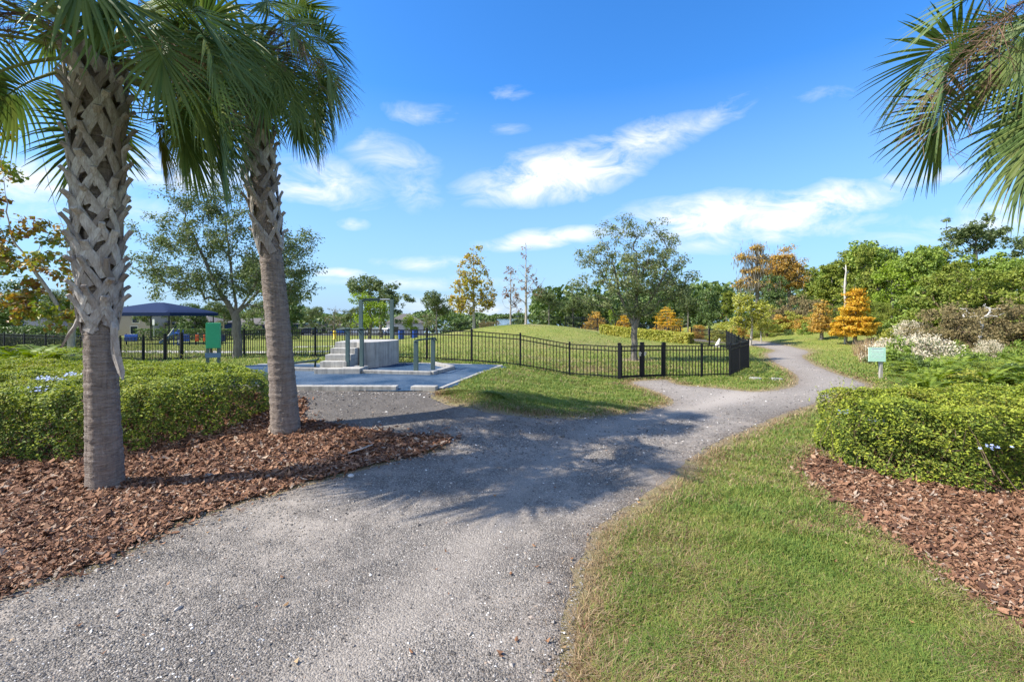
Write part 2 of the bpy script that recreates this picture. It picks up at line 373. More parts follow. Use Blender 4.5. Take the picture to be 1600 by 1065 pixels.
def dryness(x, y):
    d = edist(x, y, PATH); ins = inpoly(x, y, PATH)
    a = np.exp(-(d / .25) ** 1.3) * .97
    a = np.maximum(a, .75 * np.exp(-edist(x, y, MULR) / .22))
    a = np.maximum(a, .9 * sstep(.42, .0, edist(x, y, MULL)))
    a = np.maximum(a, .35 * np.exp(-((x - 1.3) / .55) ** 2 - ((y - 4.6) / 1.6) ** 2))
    for px, py, w, k in DOGWORN:
        q = P(px, py); a = np.maximum(a, k * np.exp(-((x - q[0]) / 1.5) ** 2 - ((y - q[1]) / 1.1) ** 2))
    for (cx, cy, rx, ry, k) in [(2.0, 42, 1.0, .9, 1.), (9, 40, 2.5, 3, .5), (-5, 40, 2, 1.5, .4), (5.6, 20.9, .9, .7, 1), (4.5, 28, 6, 3.5, .3), (1.5, 20.5, 3, 1.2, .38), (-3.5, 43, .8, .6, .8)]:
        a = np.maximum(a, k * np.exp(-((x - cx) / rx) ** 2 - ((y - cy) / ry) ** 2))
    return np.where(ins, 1, a)
near = (xs > -30) & (xs < 40) & (ys > -6) & (ys < 60)
dry = np.zeros(len(xs)); dry[near] = dryness(xs[near], ys[near])
tag(gm.build('ground', M['lawn'], smooth=True, attr={'dry': dry}), kind='structure')
def sheet(name, poly, sp, dz, mat, attr=None, taper=None):
    lo = poly.min(0); hi = poly.max(0); pts = []
    for y0, y1, s in ((lo[1], 13, sp), (13, hi[1], sp * 2)):
        if y1 <= y0: continue
        a, b = np.meshgrid(np.arange(lo[0], hi[0], s), np.arange(y0, min(y1, hi[1]), s))
        a = a.ravel() + rng.uniform(-.03, .03, a.size); b = b.ravel()
        k = inpoly(a, b, poly); a, b = a[k], b[k]; k = edist(a, b, poly) > .4 * s
        pts.append(np.c_[a[k], b[k]])
    if taper is not None:
        pc = poly.mean(0); nb = np.roll(poly, -1, 0) - np.roll(poly, 1, 0); nb = np.c_[-nb[:, 1], nb[:, 0]]; nb /= np.linalg.norm(nb, axis=1)[:, None] + 1e-9
        for sg in (-1, 1):
            q = poly + sg * nb * .165; q = q[inpoly(q[:, 0], q[:, 1], poly) & (edist(q[:, 0], q[:, 1], poly) > .12)]; pts.append(q)
    allp = np.concatenate([poly] + pts)
    r = delaunay_2d_cdt([Vector(p) for p in allp], [], [list(range(len(poly)))], 1, 1e-4)
    V = np.array([(v.x, v.y) for v in r[0]]); Fa = np.array([f for f in r[2] if len(f) == 3])
    a, b, c = V[Fa[:, 0]], V[Fa[:, 1]], V[Fa[:, 2]]
    fl = ((b - a)[:, 0] * (c - a)[:, 1] - (b - a)[:, 1] * (c - a)[:, 0]) < 0
    Fa[fl] = Fa[fl][:, ::-1]
    m = MB(); ed = np.clip(edist(V[:, 0], V[:, 1], poly) / .16, 0, 1)
    m.add(np.c_[V, H(V[:, 0], V[:, 1]) + (dz if taper is None else taper + (dz - taper) * ed)], Fa)
    return tag(m.build(name, mat, smooth=True, attr={k: f(V[:, 0], V[:, 1]) for k, f in (attr or {}).items()}), kind='structure')
track_line = smooth([(-2.6, -1), (-1.3, 2.2), (-.75, 3.2), (-.3, 4.3), (.3, 6), (1.6, 8.2), (4.2, 10.3), (7, 13)], .3, 0, 1, False)
sheet('gravel_path', PATH, .2, .010, M['gravel'], {
    'edge': lambda x, y: np.exp(-edist(x, y, PATH) / .22),
    'dirt': lambda x, y: .9 * (1 - sstep(-2.2, .6, x)) * sstep(7.4, 8.6, y) * (1 - sstep(11, 12, y)),
    'track': lambda x, y: .62 * sstep(8.6, 12, y) * sstep(-.5, 1.5, x) + .55 * np.exp(-(edist(x, y, track_line, False) / .38) ** 2)}, -.012)
sheet('mulch_bed', MULL, .25, .020, M['mulch']); sheet('mulch_bed', MULR, .25, .020, M['mulch'])
sheet('rubber_pad', PADB, .4, .022, M['rubber'])
# kerbs of the pad
k = MB()
def kerb_line(k, pts, w, z0, z1):
    pts = np.asarray(pts, float)
    for a, b in zip(pts[:-1], pts[1:]):
        d = (b - a) / np.linalg.norm(b - a); n = np.array([-d[1], d[0]]) * w / 2
        m = int(max(1, round(np.linalg.norm(b - a) / 2.6))); q = [a + (b - a) * i / m for i in range(m + 1)]
        for p0, p1 in zip(q[:-1], q[1:]):
            h0, h1 = H(*p0), H(*p1); g = .002 * d if m > 1 else 0 * d
            V = []
            for hz in (z0, z1):
                V += [[*(p0 + n + g), h0 + hz], [*(p0 - n + g), h0 + hz], [*(p1 - n - g), h1 + hz], [*(p1 + n - g), h1 + hz]]
            k.add(V, [[0,3,2,1],[4,5,6,7],[0,1,5,4],[1,2,6,5],[2,3,7,6],[3,0,4,7]])
kerb_line(k, [(-8.3, 9.93), (-2.47, 9.82)], .2, -.15, .095); kerb_line(k, [(-2.15, 9.80), (-1.6, 9.72)], .2, -.15, .095)
kerb_line(k, [(-1.53, 9.85), (-.35, 14.72)], .10, -.1, .04); kerb_line(k, [(-8.3, 14.86), (-.3, 14.86)], .12, -.1, .04)
tag(bevel(k.build('pad_kerb', M['kerb']), .012), kind='structure')
# ------------------------------------------------------------------ loose cover
def screen_samples(n, x0, x1, y0, y1):
    """ground points, denser close to the path's mouth where the cover is seen from nearest"""
    px = rng.uniform(x0, x1, n); py = rng.uniform(y0, y1, n)
    y = F * CAMZ / (py - HY); x = (px - CX) / F * y
    for _ in range(4):
        y = F * (CAMZ - H(x, y)) / (py - HY); x = (px - CX) / F * y
    return x, y
def rotz(V, a):
    c, s = np.cos(a), np.sin(a); return np.stack([V[..., 0] * c - V[..., 1] * s, V[..., 0] * s + V[..., 1] * c, V[..., 2]], -1)
# grass blades
def blades(n, reg, hgt, wid, keep, lean=.8):
    x, y = screen_samples(n, *reg); k = keep(x, y); x, y = x[k], y[k]; n = len(x)
    d = np.hypot(x, y); sc = np.clip(d / 5, .8, 4)
    dr = dryness(x, y); nz = (np.sin(x * 3.1 + 1.7 * np.sin(y * 2.3)) * np.sin(y * 3.7 + x) + 1) / 2
    pat = np.clip(np.sin(x * 1.9 + 2.2 * np.sin(y * 1.3)) * np.sin(y * 2.3 + 1.7 * np.sin(x * 1.1 + .9 * np.sin(y * 5.1))) * 2.2 - .75, 0, 1)
    isdry = (rng.random(n) < np.clip(dr * 1.0 + .08 * nz + .24 * pat - .02, 0, .95)).astype(float)
    k = rng.random(n) < np.where(dr > .45, 1.15 - dr, 1); x, y, sc, isdry = x[k], y[k], sc[k], isdry[k]; n = len(x)
    clump = .6 + .8 * ((np.sin(x * 5 + 2 * np.sin(y * 3)) * np.sin(y * 6 + 2 * np.sin(x * 2)) + 1) / 2)
    h = hgt * rng.uniform(.5, 1.5, n) * clump * (1 + .12 * sc); w = wid * sc * rng.uniform(.7, 1.3, n); le = rng.uniform(.2, lean * 2, n) * np.where(isdry > 0, 1.5, 1); a = rng.uniform(0, 2 * math.pi, n)
    z = H(x, y); B = np.stack([x, y, z], 1)
    dv = np.stack([np.cos(a), np.sin(a), 0 * a], 1); sv = np.stack([-np.sin(a), np.cos(a), 0 * a], 1)
    V = np.stack([B - sv * w[:, None] / 2, B + sv * w[:, None] / 2,
        B + dv * (le * h * .45)[:, None] + sv * w[:, None] * .42 + np.c_[0*h, 0*h, h * .7],
        B + dv * (le * h * .45)[:, None] - sv * w[:, None] * .42 + np.c_[0*h, 0*h, h * .7],
        B + dv * (le * h * 1.1)[:, None] + np.c_[0*h, 0*h, h * .95]], 1)
    o = (np.arange(n) * 5)[:, None]
    return V.reshape(-1, 3), o + np.array([[0, 1, 2, 3]]), o + np.array([[3, 2, 4]]), np.repeat(isdry, 5)
out_of = lambda *polys: (lambda x, y: ~np.any([inpoly(x, y, p) for p in polys], axis=0))
g = MB(); at = []
def putgrass(*a, **kw):
    V, q, tr, d = blades(*a, **kw); off = g.n; g.add(V, q); g.f.append((tr + off, 0)); at.append(d)
free = out_of(PATH, MULL, MULR, PADB)
lawn_ok = lambda x, y: free(x, y) & (y > 1.4) & (y < 40)
putgrass(270000, (850, 1720, 700, 1180), .036, .0052, lawn_ok)
putgrass(90000, (880, 1660, 580, 720), .036, .005, lawn_ok)
putgrass(90000, (640, 1080, 566, 665), .036, .005, lawn_ok)
putgrass(60000, (640, 1480, 520, 600), .045, .0055, lambda x, y: lawn_ok(x, y))
putgrass(30000, (-100, 660, 540, 600), .06, .006, lawn_ok)
def tuft_keep(x, y):
    d = edist(x, y, PATH); return (inpoly(x, y, PATH) & (d < .22) & (rng.random(len(x)) < np.exp(-d / .07)))
putgrass(120000, (640, 1400, 560, 1150), .03, .0042, tuft_keep)
tag(g.build('grass', M['blade'], attr={'dry': np.concatenate(at)}), 'short mown green grass with dry straw patches', 'grass', kind='stuff')
# fallen leaves and small weeds
def litter(n, keep):
    x, y = screen_samples(n, -100, 1650, 560, 1120); k = keep(x, y); x, y = x[k], y[k]; n = len(x); a = rng.uniform(0, 6.28, n); l = rng.uniform(.025, .06, n); w = l * rng.uniform(.3, .6, n); cu = rng.uniform(.1, .5, n) * l
    V = np.stack([np.stack([-l/2, 0*l, cu], 1), np.stack([0*l, -w/2, 0*l], 1), np.stack([l/2, 0*l, cu*.6], 1), np.stack([0*l, w/2, 0*l], 1)], 1)
    V = rotz(V, a[:, None]) + np.stack([x, y, H(x, y) + .022], 1)[:, None]; return V.reshape(-1, 3), np.arange(n * 4).reshape(-1, 4)
lt = MB(); lt.add(*litter(2600, lambda x, y: (y > 1.4) & ~inpoly(x, y, PADB) & (rng.random(len(x)) < np.where(inpoly(x, y, PATH), .02 + .5 * np.exp(-edist(x, y, PATH) / .3), .16))))
ml, nt = newmat('dead_leaves'); t = NT(nt); t.bsdf(t.ramp(t.isl(), [(0, (.10, .05, .03)), (.5, (.24, .12, .06)), (.8, (.34, .2, .09)), (1, (.4, .3, .18))]), .8)
tag(lt.build('fallen_leaves', ml), 'small dry brown leaves scattered on path and lawn', 'fallen leaves', kind='stuff')
# tiles of solid bits
OCT = np.array([[1,0,0],[-1,0,0],[0,1,0],[0,-1,0],[0,0,1],[0,0,-1]], float)
OCF = np.array([[0,2,4],[2,1,4],[1,3,4],[3,0,4],[2,0,5],[1,2,5],[3,1,5],[0,3,5]])
def stones(n, reg, size, keep, flat=.6):
    x, y = screen_samples(n, *reg); k = keep(x, y); x, y = x[k], y[k]; n = len(x)
    s = size * np.exp(np.clip(rng.normal(0, .42, n), -1, .9)) * np.clip(np.hypot(x, y) / 6, .7, 1.25)
    V = OCT[None] * rng.uniform(.55, 1.2, (n, 6, 1)) + rng.normal(0, .18, (n, 6, 3))
    V = V * np.stack([s * rng.uniform(.7, 1.3, n), s, s * flat], 1)[:, None]
    V = rotz(V, rng.uniform(0, 6.28, n)[:, None]); V = V + np.stack([x, y, H(x, y) + .010 + s * .15], 1)[:, None]
    return V.reshape(-1, 3), ((np.arange(n) * 6)[:, None, None] + OCF[None]).reshape(-1, 3)
s = MB()
inp = lambda x, y: inpoly(x, y, PATH) & ~inpoly(x, y, MULL) & (rng.random(len(x)) < 1 - .8 * np.exp(-(edist(x, y, track_line, False) / .35) ** 2))
s.add(*stones(62000, (-60, 1000, 700, 1150), .0068, inp)); s.add(*stones(26000, (420, 1400, 560, 720), .009, inp)); s.add(*stones(800, (-60, 1000, 720, 1150), .014, inp))
s.add(*stones(9000, (-60, 1150, 620, 1150), .007, lambda x, y: (edist(x, y, PATH) < .25) & (rng.random(len(x)) < .4)))
tag(s.build('gravel', M['stone']), 'loose grey stones and pale grit strewn over the path', 'gravel', kind='stuff')
def chips(n, reg, keep, L=.055):
    x, y = screen_samples(n, *reg); k = keep(x, y); x, y = x[k], y[k]; n = len(x)
    l = L * np.exp(np.clip(rng.normal(0, .5, n), -1.1, .7)) * np.clip(np.hypot(x, y) / 6, .8, 1.6); w = l * rng.uniform(.28, .6, n); t = l * rng.uniform(.05, .14, n)
    base = np.array([[-1,-.6,-1],[.2,-1,-1],[1,-.1,-1],[.3,.9,-1],[-.8,.7,-1],[-1,-.6,1],[.2,-1,1],[1,-.1,1],[.3,.9,1],[-.8,.7,1]]) * .5
    V = base[None] * rng.uniform(.75, 1.25, (n, 10, 1)) * np.stack([l, w, t], 1)[:, None]
    V[:, :, 2] += (V[:, :, 0] ** 2 / l[:, None]) * rng.normal(0, .8, n)[:, None]
    tx, ty = rng.normal(0, .32, n), rng.normal(0, .32, n)
    V[:, :, 2] += V[:, :, 0] * tx[:, None] + V[:, :, 1] * ty[:, None]
    V = rotz(V, rng.uniform(0, 6.28, n)[:, None]) + np.stack([x, y, H(x, y) + .022 + rng.uniform(0, .03, n)], 1)[:, None]
    o = (np.arange(n) * 10)[:, None]
    return V.reshape(-1, 3), o + np.array([[5, 6, 7, 8, 9]]), (o[:, :, None] + np.array([[0,1,6,5],[1,2,7,6],[2,3,8,7],[3,4,9,8],[4,0,5,9]])[None]).reshape(-1, 4)
c = MB()
def putchips(*a):
    V, top, side = chips(*a); off = c.n; c.add(V, top); c.f.append((side + off, 0))
edge_keep = lambda poly: (lambda x, y: (inpoly(x, y, poly)) | ((edist(x, y, poly) < .3) & (rng.random(len(x)) < .35 * np.exp(-edist(x, y, poly) / .09))))
putchips(60000, (-120, 730, 640, 980), edge_keep(MULL), .043); putchips(30000, (1230, 1760, 690, 1100), edge_keep(MULR), .042)
putchips(60000, (-120, 730, 640, 980), edge_keep(MULL), .022); putchips(30000, (1230, 1760, 690, 1100), edge_keep(MULR), .022); putchips(16000, (1700, 2600, 700, 1100), edge_keep(MULR), .045); putchips(500, (-120, 800, 660, 1064), lambda x, y: inpoly(x, y, PATH) & (rng.random(len(x)) < .5 * np.exp(-edist(x, y, MULL) / .5)), .03)
tag(c.build('bark_mulch', M['chip']), 'reddish brown bark chips covering the planting beds', 'bark mulch', kind='stuff')
# ------------------------------------------------------------------ leaves
def leaf_quads(pos, nrm, L, Wd, r, dirs=None, fold=.18):
    n = len(pos); nrm = nrm / (np.linalg.norm(nrm, axis=1)[:, None] + 1e-9)
    t = r.normal(size=(n, 3)) if dirs is None else dirs
    t = t - (t * nrm).sum(1)[:, None] * nrm; t /= np.linalg.norm(t, axis=1)[:, None] + 1e-9
    b = np.cross(nrm, t); L = np.broadcast_to(L, (n,))[:, None]; Wd = np.broadcast_to(Wd, (n,))[:, None]
    up = nrm * fold * Wd
    V = np.stack([pos - t * L * .5, pos + b * Wd * .5 + up - t * L * .05, pos + t * L * .5, pos - b * Wd * .5 + up - t * L * .05], 1)
    return V.reshape(-1, 3), np.arange(n * 4).reshape(-1, 4)
# ------------------------------------------------------------------ palms
M['frond'] = leafmat('palm_frond', [(.055, .10, .032), (.09, .15, .042), (.14, .195, .052), (.21, .23, .07)], .24, .5, .5, .3, .3)
M['frond_old'] = leafmat('palm_frond_yellowed', [(.10, .14, .035), (.17, .19, .05), (.27, .24, .08), (.22, .15, .08)], .25, .6, .45, .35, .4)
M['petiole'] = plain('palm_petiole', (.17, .22, .07), .45, .4, var=.25); M['fruit'] = plain('palm_fruit_stalk', (.19, .12, .085), .9, var=.3)
def frond_mesh(seed, e0, Lp, Lf, sag, droop, nseg=46):
    """a fan leaf whose petiole leaves the trunk top along +X at elevation e0; returns (fan builder, petiole builder)"""
    r = np.random.default_rng(seed); n1, n2 = 14, 9; pts = [np.zeros(3)]; e = e0
    for i in range(n1 + n2):
        ds = Lp / n1 if i < n1 else .5 / n2
        e -= (sag / n1 if i < n1 else sag * .1 + .07); e = max(e, -1.45)
        pts.append(pts[-1] + ds * np.array([math.cos(e), .0, math.sin(e)]))
    pts = np.array(pts); bend = r.normal(0, .06); pts[:, 1] += bend * pts[:, 0] ** 2
    fan = MB(); pet = MB()
    k = n1 + 1; wv = np.linspace(.085, .032, k)
    for i in range(n1):                                             # petiole: flat on top, rounded below
        a, b = pts[i], pts[i + 1]; S = np.array([0, 1., 0]); t = (b - a) / np.linalg.norm(b - a); N = np.cross(t, S); N = N if N[2] > 0 else -N
        q = lambda p, w: [p - S*w/2, p - S*w*.32 - N*w*.30, p + S*w*.32 - N*w*.30, p + S*w/2, p + N*w*.06]
        V = q(a, wv[i]) + q(b, wv[i + 1]); pet.add(V, [[j, (j+1) % 5, 5 + (j+1) % 5, 5 + j] for j in range(5)])
    pet.tube(pts[n1:], np.linspace(.016, .006, n2 + 1), 5)
    amax = 1.95; aa = np.linspace(-amax, amax, nseg); 
    cum = pts[n1:]; fold = r.uniform(.15, .5)
    for j, a in enumerate(aa):
        f = (1 - abs(a) / amax) ** .8 * n2; i = min(int(f), n2 - 1); p0 = cum[i] + (cum[i + 1] - cum[i]) * (f - i)
        T = cum[min(i + 1, n2)] - cum[i]; T /= np.linalg.norm(T); S = np.array([0, 1., 0]); N = np.cross(T, S); N = N if N[2] > 0 else -N
        aj = a + r.normal(0, .03)
        d = math.cos(aj) * T + math.sin(aj) * S + N * fold * abs(math.sin(aj)); d /= np.linalg.norm(d)
        sd = -math.sin(aj) * T + math.cos(aj) * S; L = Lf * (1 - .3 * abs(a / amax) ** 2) * r.uniform(.88, 1.08)
        g = droop * .68 * r.uniform(.6, 1.4); u = np.array([0, .14, .30, .5, .72, .88, 1.0]); wd = np.array([.010, .034, .046, .038, .022, .011, .003]) * r.uniform(.8, 1.1)
        kink = r.uniform(.5, .75); kn = r.uniform(0, .5) if r.random() < .22 else 0; C = []
        q = p0.copy(); dd = d.copy()
        for m in range(7):
            if m: 
                st = L * (u[m] - u[m - 1]); dd = dd + np.array([0, 0, -1.]) * g * (u[m] ** 1.3) * st * 2.2 + np.array([0, 0, -1.]) * (kn if u[m] > kink else 0); dd /= np.linalg.norm(dd); q = q + dd * st
            C.append(q.copy())
        C = np.array(C); ridge = N * .010
        V = np.concatenate([C - sd * wd[:, None] / 2, C + ridge * np.minimum(1, wd / .03)[:, None], C + sd * wd[:, None] / 2])
        Q = [[m, m + 1, 8 + m, 7 + m] for m in range(6)] + [[7 + m, 8 + m, 15 + m, 14 + m] for m in range(6)]
        fan.add(V, Q)
    return fan, pet
FROND = []
specs = [(1.25, 1.0, .8, .3, .2), (1.0, 1.05, .85, .5, .3), (.8, 1.1, .9, .6, .4), (.6, 1.15, .9, .7, .45), (.4, 1.15, .95, .75, .55), (.2, 1.15, .95, .75, .6),
         (.0, 1.1, .95, .7, .75), (-.2, 1.05, .95, .7, .9), (-.45, 1.0, .9, .6, 1.1), (-.75, .95, .85, .45, 1.3)]
def make_fronds():
    for i, sp in enumerate(specs):
        for kx in range(2):
            fan, pet = frond_mesh(100 + i * 2 + kx, *sp)
            f = fan.build('frond', M['frond_old'] if (i >= 8 and kx) else M['frond'], smooth=False); p = pet.build('petiole', M['petiole'], f)
            FROND.append((f, p, i))
make_fronds()
used = set()
def put_frond(root, which, az, base, sc=1.0, roll=0):
    f, p, i = FROND[which]
    if which not in used: used.add(which); nf, npn = f, p
    else:
        nf = f.copy(); COL.objects.link(nf); npn = p.copy(); COL.objects.link(npn); npn.parent = nf
    nf.parent = root; nf.location = base; nf.rotation_euler = (roll, 0, az); nf.scale = (sc,) * 3
def straps(mb, zs_, rfun, cfun, r, leg, wdt, stub, flare, ragged=0.0, thick=.018):
    th = r.uniform(0, 6.28)
    for z in zs_:
        th += 2.39996 + r.normal(0, .09); R = rfun(z); cc = cfun
        zz = z + r.normal(0, .035); st = stub * r.uniform(.5, 1.5); fl = flare * r.uniform(.7, 1.35); hang = ragged and r.random() < ragged * .15
        dth = wdt / R * 1.75; w0 = wdt * r.uniform(.7, 1.25)
        for sgn in (-1, 1):
            if r.random() < max(ragged * .5, .05): continue
            path = [(th + sgn * dth, zz - leg, .006), (th + sgn * dth * .62, zz - leg * .6, .016), (th + sgn * dth * .25, zz - leg * .22, .028), (th + sgn * .03, zz, .038)]
            if sgn > 0 or ragged:
                path += [(th, zz + st * .5, .042 + fl * .4), (th, zz + st, .045 + fl)]
            if hang: path = path[:4] + [(th, zz + .03, .12), (th, zz - .10, .18), (th + .05, zz - .24, .17)]
            pts = np.array([(*(np.array([math.cos(t), math.sin(t)]) * (rfun(z_) + o) + cc(z_)), z_) for t, z_, o in path])
            n = len(pts); tg = np.gradient(pts, axis=0); tg /= np.linalg.norm(tg, axis=1)[:, None]
            rd = np.array([(math.cos(t), math.sin(t), 0) for t, _, _ in path]); sd = np.cross(tg, rd); sd /= np.linalg.norm(sd, axis=1)[:, None]; nn = np.cross(sd, tg)
            w = w0 * np.interp(np.arange(n), [0, 2, n - 1], [1.25, 1.0, .72]); t_ = thick * np.interp(np.arange(n), [0, n - 1], [.8, 1.25])
            wh, th_ = sd * w[:, None] / 2, nn * t_[:, None] * .8; V = np.concatenate([pts - wh + th_ * .7, pts + wh * .3 + th_ * 1.5, pts + wh + th_ * .7, pts + wh - th_, pts - wh - th_])
            Q = [[i + a*n, i + 1 + a*n, i + 1 + ((a+1) % 5)*n, i + ((a+1) % 5)*n] for i in range(n - 1) for a in range(5)]
            o_ = mb.n; mb.add(V, Q); mb.f.append((np.array([[o_ + (j+1)*n - 1 for j in range(5)], [o_ + (4-j)*n for j in range(5)]]), 0))
def fruit_stalk(mb, base, az, e0, L, r):
    pts = [np.array(base, float)]; e = e0
    for i in range(12):
        e -= .16; pts.append(pts[-1] + L / 12 * np.array([math.cos(az) * math.cos(e), math.sin(az) * math.cos(e), math.sin(e)]))
    pts = np.array(pts); mb.tube(pts, np.linspace(.012, .004, 13), 5)
    for i in range(4, 13):
        for _ in range(5):
            d = r.normal(size=3) + np.array([math.cos(az), math.sin(az), -.9]); d /= np.linalg.norm(d); l = L * r.uniform(.12, .28)
            q = [pts[i] + d * l * t + np.array([0, 0, -.12 * t * t]) for t in (0, .5, 1)]; mb.tube(q, [.004, .003, .002], 3, cap=False)
            for _ in range(6):
                e2 = d + r.normal(0, .7, 3); e2 /= np.linalg.norm(e2); b = q[1] + (q[2] - q[1]) * r.random(); mb.tube([b, b + e2 * l * .45], [.0028, .0015], 3, cap=False)
def palm(label, path, radii, boots, seed, crown, nb_dz, ragged, boot_r, fr, extra=None, stalks=3):
    """path: axis points of the trunk; crown: (base point)"""
    r = np.random.default_rng(seed); path = np.array(path, float); b = path[0].copy(); path = path - b
    root = thing('palm_tree', label, 'palm tree', tuple(b))
    zz = path[:, 2]; cf = lambda z: np.array([np.interp(z, zz, path[:, 0]), np.interp(z, zz, path[:, 1])]); rz = path[:, 2]; rfun0 = lambda z: np.interp(z, rz, radii)
    m = MB(); kk = 44; zr = np.arange(-.25, zz[-1], .022); an = np.arange(kk) / kk * 6.2832; V = []
    ring = np.repeat(r.normal(0, .0028, len(zr) // 3 + 1), 3)[:len(zr)] + r.normal(0, .0015, len(zr)) ; col = r.normal(0, .004, kk)
    for i, z in enumerate(zr):
        R = rfun0(z) + ring[i] + col + r.normal(0, .0028, kk); c0 = cf(max(z, 0)); V.append(np.c_[c0[0] + np.cos(an) * R, c0[1] + np.sin(an) * R, np.full(kk, z) + .006 * np.sin(an * 3 + i)])
    a = np.arange(kk); bq = (a + 1) % kk; n = len(zr)
    m.add(np.concatenate(V), np.concatenate([np.stack([i*kk + a, i*kk + bq, (i+1)*kk + bq, (i+1)*kk + a], 1) for i in range(n - 1)]))
    m.build('trunk', M['ptrunk'], root, True)
    s_ = MB(); z0, z1 = boots; straps(s_, np.arange(z0, z1, nb_dz), lambda z: np.interp(z, [z0 - .4, z0 + .1, z1], boot_r), cf, r, .30, .088, .10, .06, ragged)
    s_.build('leaf_bases', M['boot'], root)
    top = np.array([*cf(zz[-1]), zz[-1]])
    for i in range(stalks):
        f = MB(); fruit_stalk(f, top + np.array([0, 0, .05]), r.uniform(0, 6.28) if i >= len(fr.get('st', [])) else fr['st'][i], r.uniform(.5, 1.0), r.uniform(1.3, 1.9), r); f.build('fruit_stalk', M['fruit'], root)
    az = r.uniform(0, 6.28)
    for tier, cnt in fr['tiers']:
        for i in range(cnt):
            az += 2.39996 + r.normal(0, .15); w = tier * 2 + int(r.random() < .5)
            if any(abs((az - lo0 + math.pi) % (2 * math.pi) - math.pi) < wd0 and tier >= t0 for lo0, wd0, t0 in fr.get('skip', [])): continue
            put_frond(root, w, az, tuple(top + np.array([math.cos(az) * .1, math.sin(az) * .1, .12 - .045 * tier])), r.uniform(.9, 1.08) * fr.get('sc', 1), r.normal(0, .25))
    for w, azd, sc, dz in fr.get('add', []):
        put_frond(root, w, rad(azd), tuple(top + np.array([math.cos(rad(azd)) * .12, math.sin(rad(azd)) * .12, dz])), sc, 0)
    if extra:
        for pts, ws in extra:
            e_ = MB(); pts = np.array(pts, float); n = len(pts); tg = np.gradient(pts, axis=0); tg /= np.linalg.norm(tg, axis=1)[:, None]
            sd = np.cross(tg, np.array([.15, -1., .1])); sd /= np.linalg.norm(sd, axis=1)[:, None]; nn = np.cross(sd, tg); w = np.array(ws)
            V = np.concatenate([pts - sd*w[:, None]/2, pts + nn*.022, pts + sd*w[:, None]/2, pts - nn*.008])
            e_.add(V, [[i + q*n, i+1 + q*n, i+1 + ((q+1) % 4)*n, i + ((q+1) % 4)*n] for i in range(n - 1) for q in range(4)])
            e_.build('dead_leaf_base', M['boot'], root)
    return root
q = P(165, 762); y1 = q[1]; bz = H(*q)
pt = lambda px, py, y: np.array([X(px, y), y, Z(py, y)])
palm('thick palm with crisscross grey leaf stubs, rooted in bark mulch left of the path', [(q[0], y1, bz), pt(160, 640, y1), pt(155, 480, y1 + .02), pt(152, 300, y1 + .05), pt(152, 150, y1 + .08), pt(150, 92, y1 + .1)],
     [.185, .165, .155, .165, .20, .21], (2.15, 5.32 - bz), 5, None, .032, 0, [.15, .18, .275],
     {'tiers': [(0, 3), (1, 4), (2, 5), (3, 6), (4, 6), (5, 4), (6, 1)], 'skip': [(-1.4, 1.1, 4), (1.57, .5, 7)], 'add': [(14, 6, .95, .0), (13, 38, .9, 0), (13, 190, .95, 0), (12, 15, 1.1, .05), (6, -55, 1.1, .1), (5, -110, 1.1, .12), (7, -140, 1.1, .05), (7, -80, 1.05, 0), (9, -160, 1.05, 0), (9, -30, 1.0, 0), (17, 20, .72, -.2)], 'st': [-.15, 3.4, .4]},
     extra=[([(.14, -.06, 2.02), (.19, -.10, 1.95), (.205, -.10, 1.7), (.215, -.09, 1.6), (.27, -.09, 1.42), (.29, -.09, 1.33)], [.04, .08, .10, .10, .08, .02]),
            ([(-.12, -.10, 2.25), (-.19, -.12, 2.12), (-.26, -.12, 1.97), (-.33, -.12, 1.88), (-.42, -.12, 1.72)], [.06, .07, .05, .04, .015])], stalks=4)
q = P(447, 672); y2 = q[1]; bz = H(*q)
palm('slimmer leaning palm with ragged tan leaf stubs under its crown, beside the hedge end', [(q[0], y2, bz), pt(442, 600, y2), pt(434, 500, y2), pt(424, 400, y2 + .02), pt(411, 300, y2 + .05), pt(402, 200, y2 + .1), pt(398, 92, y2 + .15)],
     [.235, .205, .19, .175, .17, .17, .17], (3.5 - bz, 5.7 - bz), 9, None, .045, .3, [.175, .20, .235],
     {'tiers': [(0, 3), (1, 4), (2, 5), (3, 6), (4, 7), (5, 5), (6, 2)], 'skip': [(3.1, .5, 7)], 'add': [(14, -50, 1.0, .05), (15, -28, .92, .05), (13, -75, 1.0, .05), (15, 5, .9, 0), (14, 40, .9, 0), (14, -100, .85, -.05), (16, 180, .75, -.1)], 'st': [-.6, .1, 3.5, -2.2], 'sc': .84}, stalks=6)
y3 = 4.7
palm('palm on the right with arching fan fronds over the gravel side, trunk outside the view', [(6.35, y3, H(6.35, y3)), (6.3, y3, 2.2), (6.25, y3, 4.4), (6.22, y3, 5.0)], [.17, .15, .15, .15], (2.4, 4.55), 21, None, .05, .2, [.15, .18, .25],
     {'tiers': [(0, 3), (1, 4), (2, 5), (3, 4), (4, 4), (5, 2)], 'skip': [(3.14, .75, 3)], 'add': [(16, 184, .96, -.1), (9, 160, .95, .1), (14, 205, .92, -.2), (17, 175, .85, -.2), (11, 192, .8, .25)], 'st': [2.95, 3.05, 3.3], 'sc': .95}, stalks=3)
for i, (f, p, _) in enumerate(FROND):
    if i not in used: bpy.data.objects.remove(p); bpy.data.objects.remove(f)
